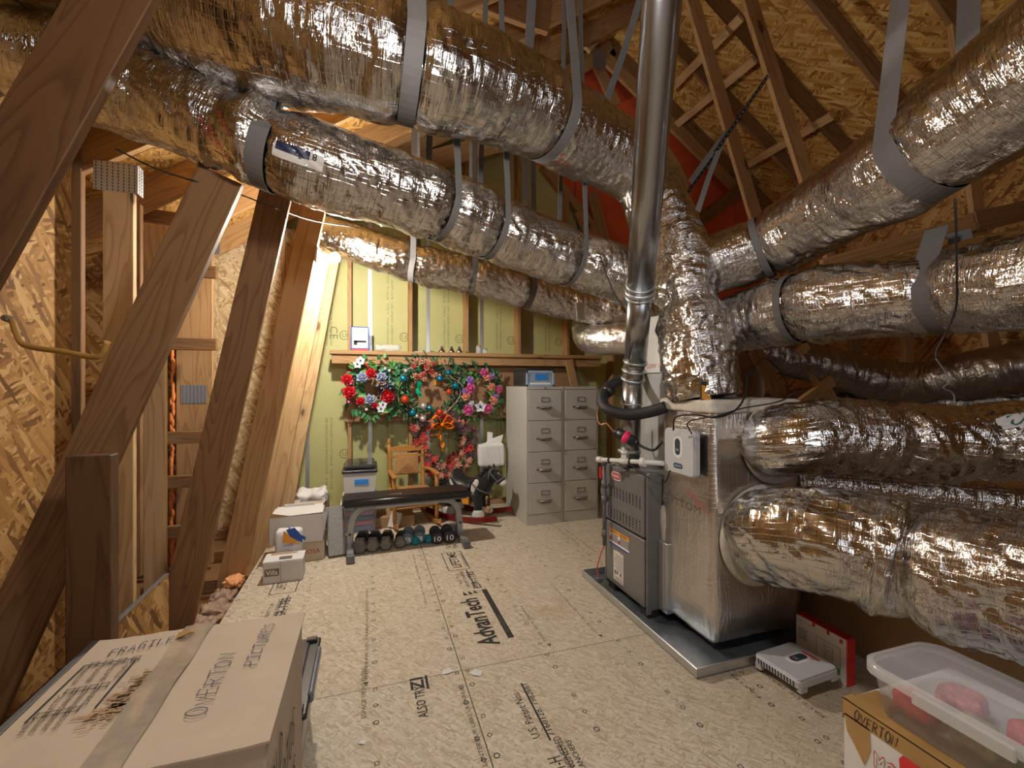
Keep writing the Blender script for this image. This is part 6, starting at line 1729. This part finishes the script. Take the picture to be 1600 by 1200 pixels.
mb.add(vs, [(j * 7 + i, j * 7 + i + 1, (j + 1) * 7 + i + 1, (j + 1) * 7 + i) for j in range(n) for i in range(6)], True)
lab(mb.build('packing_tape', M['tape_clear'], bc, world=True), 'glossy wrinkled packing tape over the joint')
zt = H + .0085
pen = plain('blue_black_marker', (.045, .05, .085), .6)
def pent(txt, px, py, qx, qy, cap, seed):
    a, b = F(px, py, zt), F(qx, qy, zt); d = b - a
    o = scrawl(MB(), txt, a, d, V(-d.y, d.x, 0), d.length, cap, .0026, .0012, .1, seed).build('handwriting', pen, bc, world=True)
    stuff(lab(o, 'marker handwriting on the flaps'))
pent('OVERTON', 322, 1118, 370, 1018, .040, 2); pent('PICTURES', 399, 1040, 431, 973, .030, 3); pent('FRAGILE', 166, 1026, 272, 1002, .034, 4)
mb = MB()
def bar(px, py, qx, qy, w, z=zt + .0005):
    a, b = F(px, py, z), F(qx, qy, z); d = (b - a).normalized(); n_ = V(-d.y, d.x, 0) * w / 2
    mb.add([a - n_, b - n_, b + n_, a + n_], [(0, 1, 2, 3)])
bar(38, 1130, 132, 1040, .004); bar(132, 1040, 214, 1028, .004); bar(214, 1028, 148, 1106, .004)
lab(mb.build('printed_frame', M['ink'], bc, world=True), 'thin black frame printed on the flap')
mb = MB()
words_ = ['KITCHEN', 'BEDROOM', 'BATH', 'STUDY', 'ATTIC', 'GARAGE', 'DINING', 'DEN', 'LIVING', 'OFFICE', 'LAUNDRY', 'PLAYROOM']
k = 0
for r_, (px, py, n_) in enumerate(((136, 1054, 4), (98, 1096, 4), (52, 1134, 4))):
    for i in range(n_):
        ax, ay = px + 18 * i - 8 + (4 * i if r_ == 0 else 0), py - 3.2 * i + 6
        a = F(ax - 8, ay + 8, zt); b_ = F(ax + 14, ay - 20, zt); d = b_ - a
        mb.text(words_[k % 12], a, d, V(-d.y, d.x, 0).normalized(), width=d.length * .9, height=.011, lift=.001)
        c = F(ax + 19, ay - 22, zt); s = .009
        k += 1
        for (o1, o2) in (((-s, -s), (s, -s + .003)), ((-s, s - .003), (s, s)), ((-s, -s), (-s + .003, s)), ((s - .003, -s), (s, s))):
            mb.add([c + V(o1[0], o1[1], .001), c + V(o2[0], o1[1], .001), c + V(o2[0], o2[1], .001), c + V(o1[0], o2[1], .001)], [(0, 1, 2, 3)])
lab(mb.build('room_list_print', M['ink_soft'], bc, world=True), 'printed room list with tick boxes')
mb = MB(); rr = random.Random(8)
a, b = F(150, 1128, zt), F(262, 1040, zt)
for k in range(210):
    t = rr.random(); p = a.lerp(b, t) + V(rr.gauss(0, .018), rr.gauss(0, .02), .001); L = rr.uniform(.004, .013); w_ = rr.uniform(.0012, .003)
    if p.x > XM - .05: continue
    mb.add([p + V(-L, -w_, 0), p + V(L, -w_, 0), p + V(L, w_, 0), p + V(-L, w_, 0)], [(0, 1, 2, 3)])
stuff(lab(mb.build('scuffed_print', M['kraft_dark'], bc, world=True), 'dark scuffed patch of torn print'))
q = F(272, 1000, zt); mb = MB().leaf(q, V(1, .5, .25), V(0, 0, 1), .05, .03); mb.build('torn_peel', M['tape_brown'], bc, world=True)
mb = MB()
for s_, y, z, hgt, ln in (('OLD', 1.06, .44, .075, .14), ('PHOTOS', 1.09, .33, .085, .30), ('FRAMES', 1.15, .22, .06, .25)): scrawl(mb, s_, V(X1, y, z), (0, 1, .12), (0, -.12, 1), ln, hgt, .006, .004, .2, len(s_))
stuff(lab(mb.build('handwriting', M['ink'], bc, world=True), 'black marker writing on the side'))
# ---- dark lidded bin behind it
bi = thing('lidded_bin', 'grey bin with a dark clip lid on the floor behind the large carton', 'bin', (-.40, 1.80, 0))
MB().add([V(-.60, 1.62, .002), V(-.225, 1.62, .002), V(-.225, 2.0, .002), V(-.60, 2.0, .002), V(-.63, 1.58, .27), V(-.198, 1.58, .27), V(-.198, 2.03, .27), V(-.63, 2.03, .27)],
         [(3, 2, 1, 0), (4, 5, 6, 7), (0, 1, 5, 4), (1, 2, 6, 5), (2, 3, 7, 6), (3, 0, 4, 7)]).build('tub', plain('cloudy_grey_plastic', (.40, .38, .35), .35, var=.1), bi, world=True, bevel=.012, seg=2)
MB().span((-.64, 1.57, .268), (-.188, 2.04, .29)).build('lid_rim', M['black'], bi, world=True, bevel=.006)
MB().span((-.60, 1.61, .285), (-.225, 2.0, .297)).build('lid_top', plain('dark_blue_grey_lid', (.04, .047, .06), .22), bi, world=True, bevel=.006)
MB().span((-.196, 1.66, .262), (-.178, 1.95, .30)).build('clip', plain('blue_grey_clip', (.12, .15, .20), .25), bi, world=True, bevel=.006)
for y in (1.595, 2.01): MB().span((-.24, y - .014, .288), (-.20, y + .014, .304)).build('lid_lug', M['black'], bi, world=True, bevel=.003)
MB().box((-.27, 1.92, .2985), (.02, .03, .002), Matrix.Rotation(.4, 3, 'Z')).build('white_sticker', M['white_card'], bi, world=True)

# ---- white moving box and clear tote at the lower right
mb_ = thing('moving_box', 'white moving box with red lettering and brown tape under the clear tote', 'box', (1.62, .70, 0))
BX0, BX1, BY0, BY1, BH = 1.37, 1.86, .36, .985, .40
MB().span((BX0, BY0, 0), (BX1, BY1, BH)).build('box_body', M['white_card'], mb_, world=True, bevel=.004)
tp = MB(); t = .0022
tp.span((BX0 - t, BY0, BH - .045), (BX0, BY1 + .001, BH + t)); tp.span((BX0 - t, BY0, BH), (BX0 + .04, BY1, BH + t)); tp.span((BX0 - t, BY1, BH - .06), (BX0 + .05, BY1 + t, BH + t))
tp.build('brown_tape', M['tape_brown'], mb_, world=True)
MB().add([V(BX0 - t, BY1 - .005, BH - .04), V(BX0 - t, BY1 - .075, BH - .04), V(BX0 - t, BY1 - .078, BH - .10), V(BX0 - t, BY1 - .062, BH - .155), V(BX0 - t, BY1 - .03, BH - .11), V(BX0 - t, BY1 - .012, BH - .09)], [(5, 4, 3, 2, 1, 0)]).build('tape_tail', M['tape_brown'], mb_, world=True)
MB().add([V(BX0 + .0, BY1 - .005, BH + .003), V(BX0 + .13, BY1 - .01, BH + .003), V(BX0 + .13, BY1 - .09, BH + .003), V(BX0 + .03, BY1 - .10, BH + .003)], [(0, 1, 2, 3)]).build('tape_corner', M['tape_brown'], mb_, world=True)
m2 = scrawl(MB(), 'OVERTON', V(BX0 - .0026, BY1 - .032, BH - .040), (0, -1, 0), (0, 0, 1), .115, .030, .0022, .001, .15, 6); stuff(lab(m2.build('handwriting', M['ink'], mb_, world=True), 'black handwriting on the tape'))
m2 = MB(); m2.text('MO', V(BX0 - .001, .898, .262), (0, -1, 0), (0, 0, 1), width=.062, height=.048, lift=.0012); m2.text('MO', V(BX0 - .001, .895, .266), (0, -1, 0), (0, 0, 1), width=.056, height=.040, m=1, lift=.0022)
m2.add([V(BX0 - .0016, .825, .352), V(BX0 - .0016, .835, .335), V(BX0 - .0016, .822, .18), V(BX0 - .0016, .50, .18), V(BX0 - .0016, .52, .345), V(BX0 - .0016, .70, .352)], [(0, 1, 2, 3, 4, 5)], False, 0)
m2.text('VING', V(BX0 - .001, .815, .265), (0, -1, 0), (0, 0, 1), width=.16, height=.045, m=1, lift=.0026)
lab(m2.build('box_print', [M['red'], M['white_card']], mb_, world=True), 'red printed lettering with a red field')
# clear tote
CT = thing('clear_tote', 'clear lidded tote of red decorations on the white moving box', 'tote', (1.51, .66, BH))
CX0, CX1, CY0, CY1, CZ0, CZ1 = 1.385, 1.665, .22, .935, BH + .004, BH + .135
lo = []; hi = []
def rrect(x0, y0, x1, y1, r, n=5):
    out = []
    for cx, cy, a0 in ((x1 - r, y1 - r, 0), (x0 + r, y1 - r, 90), (x0 + r, y0 + r, 180), (x1 - r, y0 + r, 270)):
        for k in range(n): a = math.radians(a0 + 90 * k / (n - 1)); out.append((cx + r * math.cos(a), cy + r * math.sin(a)))
    return out
A = rrect(CX0 + .02, CY0 + .02, CX1 - .02, CY1 - .02, .045); B = rrect(CX0, CY0, CX1, CY1, .05); n = len(A)
m2 = MB(); m2.add([V(x, y, CZ0) for x, y in A] + [V(x, y, CZ1) for x, y in B], [tuple(range(n))[::-1]] + [(i, (i + 1) % n, n + (i + 1) % n, n + i) for i in range(n)], True)
M['frost'] = clear('frosted_clear_plastic', (.62, .63, .66), .80, .16)
o = m2.build('tub', M['frost'], CT, world=True)
B2 = rrect(CX0 - .012, CY0 - .012, CX1 + .012, CY1 + .012, .055); B3 = rrect(CX0 + .03, CY0 + .03, CX1 - .03, CY1 - .03, .04)
M['milky'] = clear('milky_rim_plastic', (.66, .66, .66), .45, .2)
m2 = MB(); m2.add([V(x, y, CZ1 - .018) for x, y in B2] + [V(x, y, CZ1 + .010) for x, y in B2] + [V(x, y, CZ1 + .012) for x, y in B], [(i, (i + 1) % n, n + (i + 1) % n, n + i) for i in range(n)] + [(n + i, n + (i + 1) % n, 2 * n + (i + 1) % n, 2 * n + i) for i in range(n)], True)
o = m2.build('lid_rim', M['milky'], CT, world=True)
m2 = MB(); m2.add([V(x, y, CZ1 + .012) for x, y in B] + [V(x, y, CZ1 + .033) for x, y in B3], [(i, (i + 1) % n, n + (i + 1) % n, n + i) for i in range(n)] + [tuple(range(n, 2 * n))], True)
o = m2.build('lid_top', M['frost'], CT, world=True)
MB().span((CX0 - .02, CY1 - .33, CZ1 - .03), (CX0 - .008, CY1 - .13, CZ1 + .004)).build('latch', M['milky'], CT, world=True, bevel=.003)
rd = random.Random(17)
deco = [((.62, .02, .03), 'red'), ((.55, .03, .05), 'red'), ((.05, .10, .03), 'dark green'), ((.32, .28, .16), 'straw coloured'), ((.10, .12, .22), 'dark blue'), ((.60, .20, .22), 'pink')]
places = (('against the near left corner', 1.46, .85, 0), ('behind the latch', 1.465, .72, 3), ('next to the straw one', 1.475, .60, 2), ('in the middle of the far side', 1.60, .82, 5), ('below the lid centre', 1.58, .66, 1), ('toward the cut off end', 1.47, .49, 4), ('under the cut off end of the lid', 1.58, .48, 0), ('at the very end', 1.50, .33, 1))
for k, (wh, x, y, ci) in enumerate(places):
    c = V(x, y, CZ0 + .006)
    g = plain('decoration_%d' % k, deco[ci][0], .45, var=.35, scale=40)
    m2 = rounded_box(c + V(-.045, -.06, 0), c + V(.055, .06, rd.uniform(.06, .10)), .04, 12, lambda p: .012 * noise.noise(p * 30) - .008)
    tag(m2.build('decoration_bundle', g, origin=c), deco[ci][1] + ' decoration bundle inside the clear tote, ' + wh, 'decoration')
# spare module and its red and white box
module(V(1.85, 1.545, .055), (.06, -.05, -math.pi / 2), 'grey spare control module lying on the floor before the red and white box', True)
rb = thing('product_box', 'white and red product box standing by the drain pan', 'box', (2.05, 1.565, 0))
RX, RY0, RY1, RH = 2.028, 1.44, 1.69, .212
MB().span((RX, RY0, 0), (RX + .05, RY1, RH)).build('box_body', M['red'], rb, world=True, bevel=.0015)
m2 = MB(); panel_x(m2, RY0 + .004, RY1 - .001, .001, RH - .004, RX - .0008, 0); m2.build('white_face', M['white_card'], rb, world=True)
m2 = MB(); xs = RX - .0018
for yy, zz in ((RY1 - .10, RH - .022), (RY1 - .17, RH - .022), (RY0 + .02, RH - .03)): panel_x(m2, yy, yy + .014, zz, zz + .018, xs, 0)
m2.text('smart thermostat', V(xs, RY1 - .01, RH - .03), (0, -1, 0), (0, 0, 1), width=.07, height=.007, m=0)
for k in range(5): panel_x(m2, RY1 - .06 + .004 * (k % 2), RY1 - .012, RH - .066 - .011 * k, RH - .062 - .011 * k, xs, 1)
def frame_x(y0, y1, z0, z1, w, m):
    for a in ((y0, y1, z0, z0 + w), (y0, y1, z1 - w, z1), (y0, y0 + w, z0, z1), (y1 - w, y1, z0, z1)): panel_x(m2, *a, xs, m)
frame_x(RY0 + .03, RY0 + .145, .055, .155, .002, 1); frame_x(RY0 + .065, RY0 + .105, .075, .135, .002, 1); frame_x(RY0 + .076, RY0 + .094, .09, .118, .0015, 1)
for k in range(2): panel_x(m2, RY0 + .03, RY0 + .14, .042 - .008 * k, .045 - .008 * k, xs, 1)
oval(m2, V(RX, RY0 + .045, .05), (0, -1, 0), (0, 0, 1), .014, .014, .002)
m2.build('face_print', [M['red'], M['ink_soft']], rb, world=True)
oval(MB(), V(RX, RY0 + .045, .05), (0, -1, 0), (0, 0, 1), .014, .014, .003).build('green_dot', plain('green_sticker', (.02, .42, .10), .5), rb, world=True)

# ---- wire hook on the nearest slanting board
ha = PY(8, 497, 1.70)
hk = thing('storage_hook', 'ochre coated wire hook screwed to the nearest slanting board', 'hook', ha)
pp = [PY(8, 497, 1.74), PY(18, 500, 1.66), PY(26, 522, 1.60), PY(40, 540, 1.56), PY(95, 549, 1.50), PY(145, 558, 1.45), PY(160, 552, 1.44), PY(168, 534, 1.43)]
MB().tube(curve3(pp, 7), .0075, 10).build('rod', plain('ochre_coating', (.36, .20, .05), .4), hk, world=True)
MB().cyl(pp[0], pp[1], .010, seg=10).build('screw_end', M['dgrey'], hk, world=True)
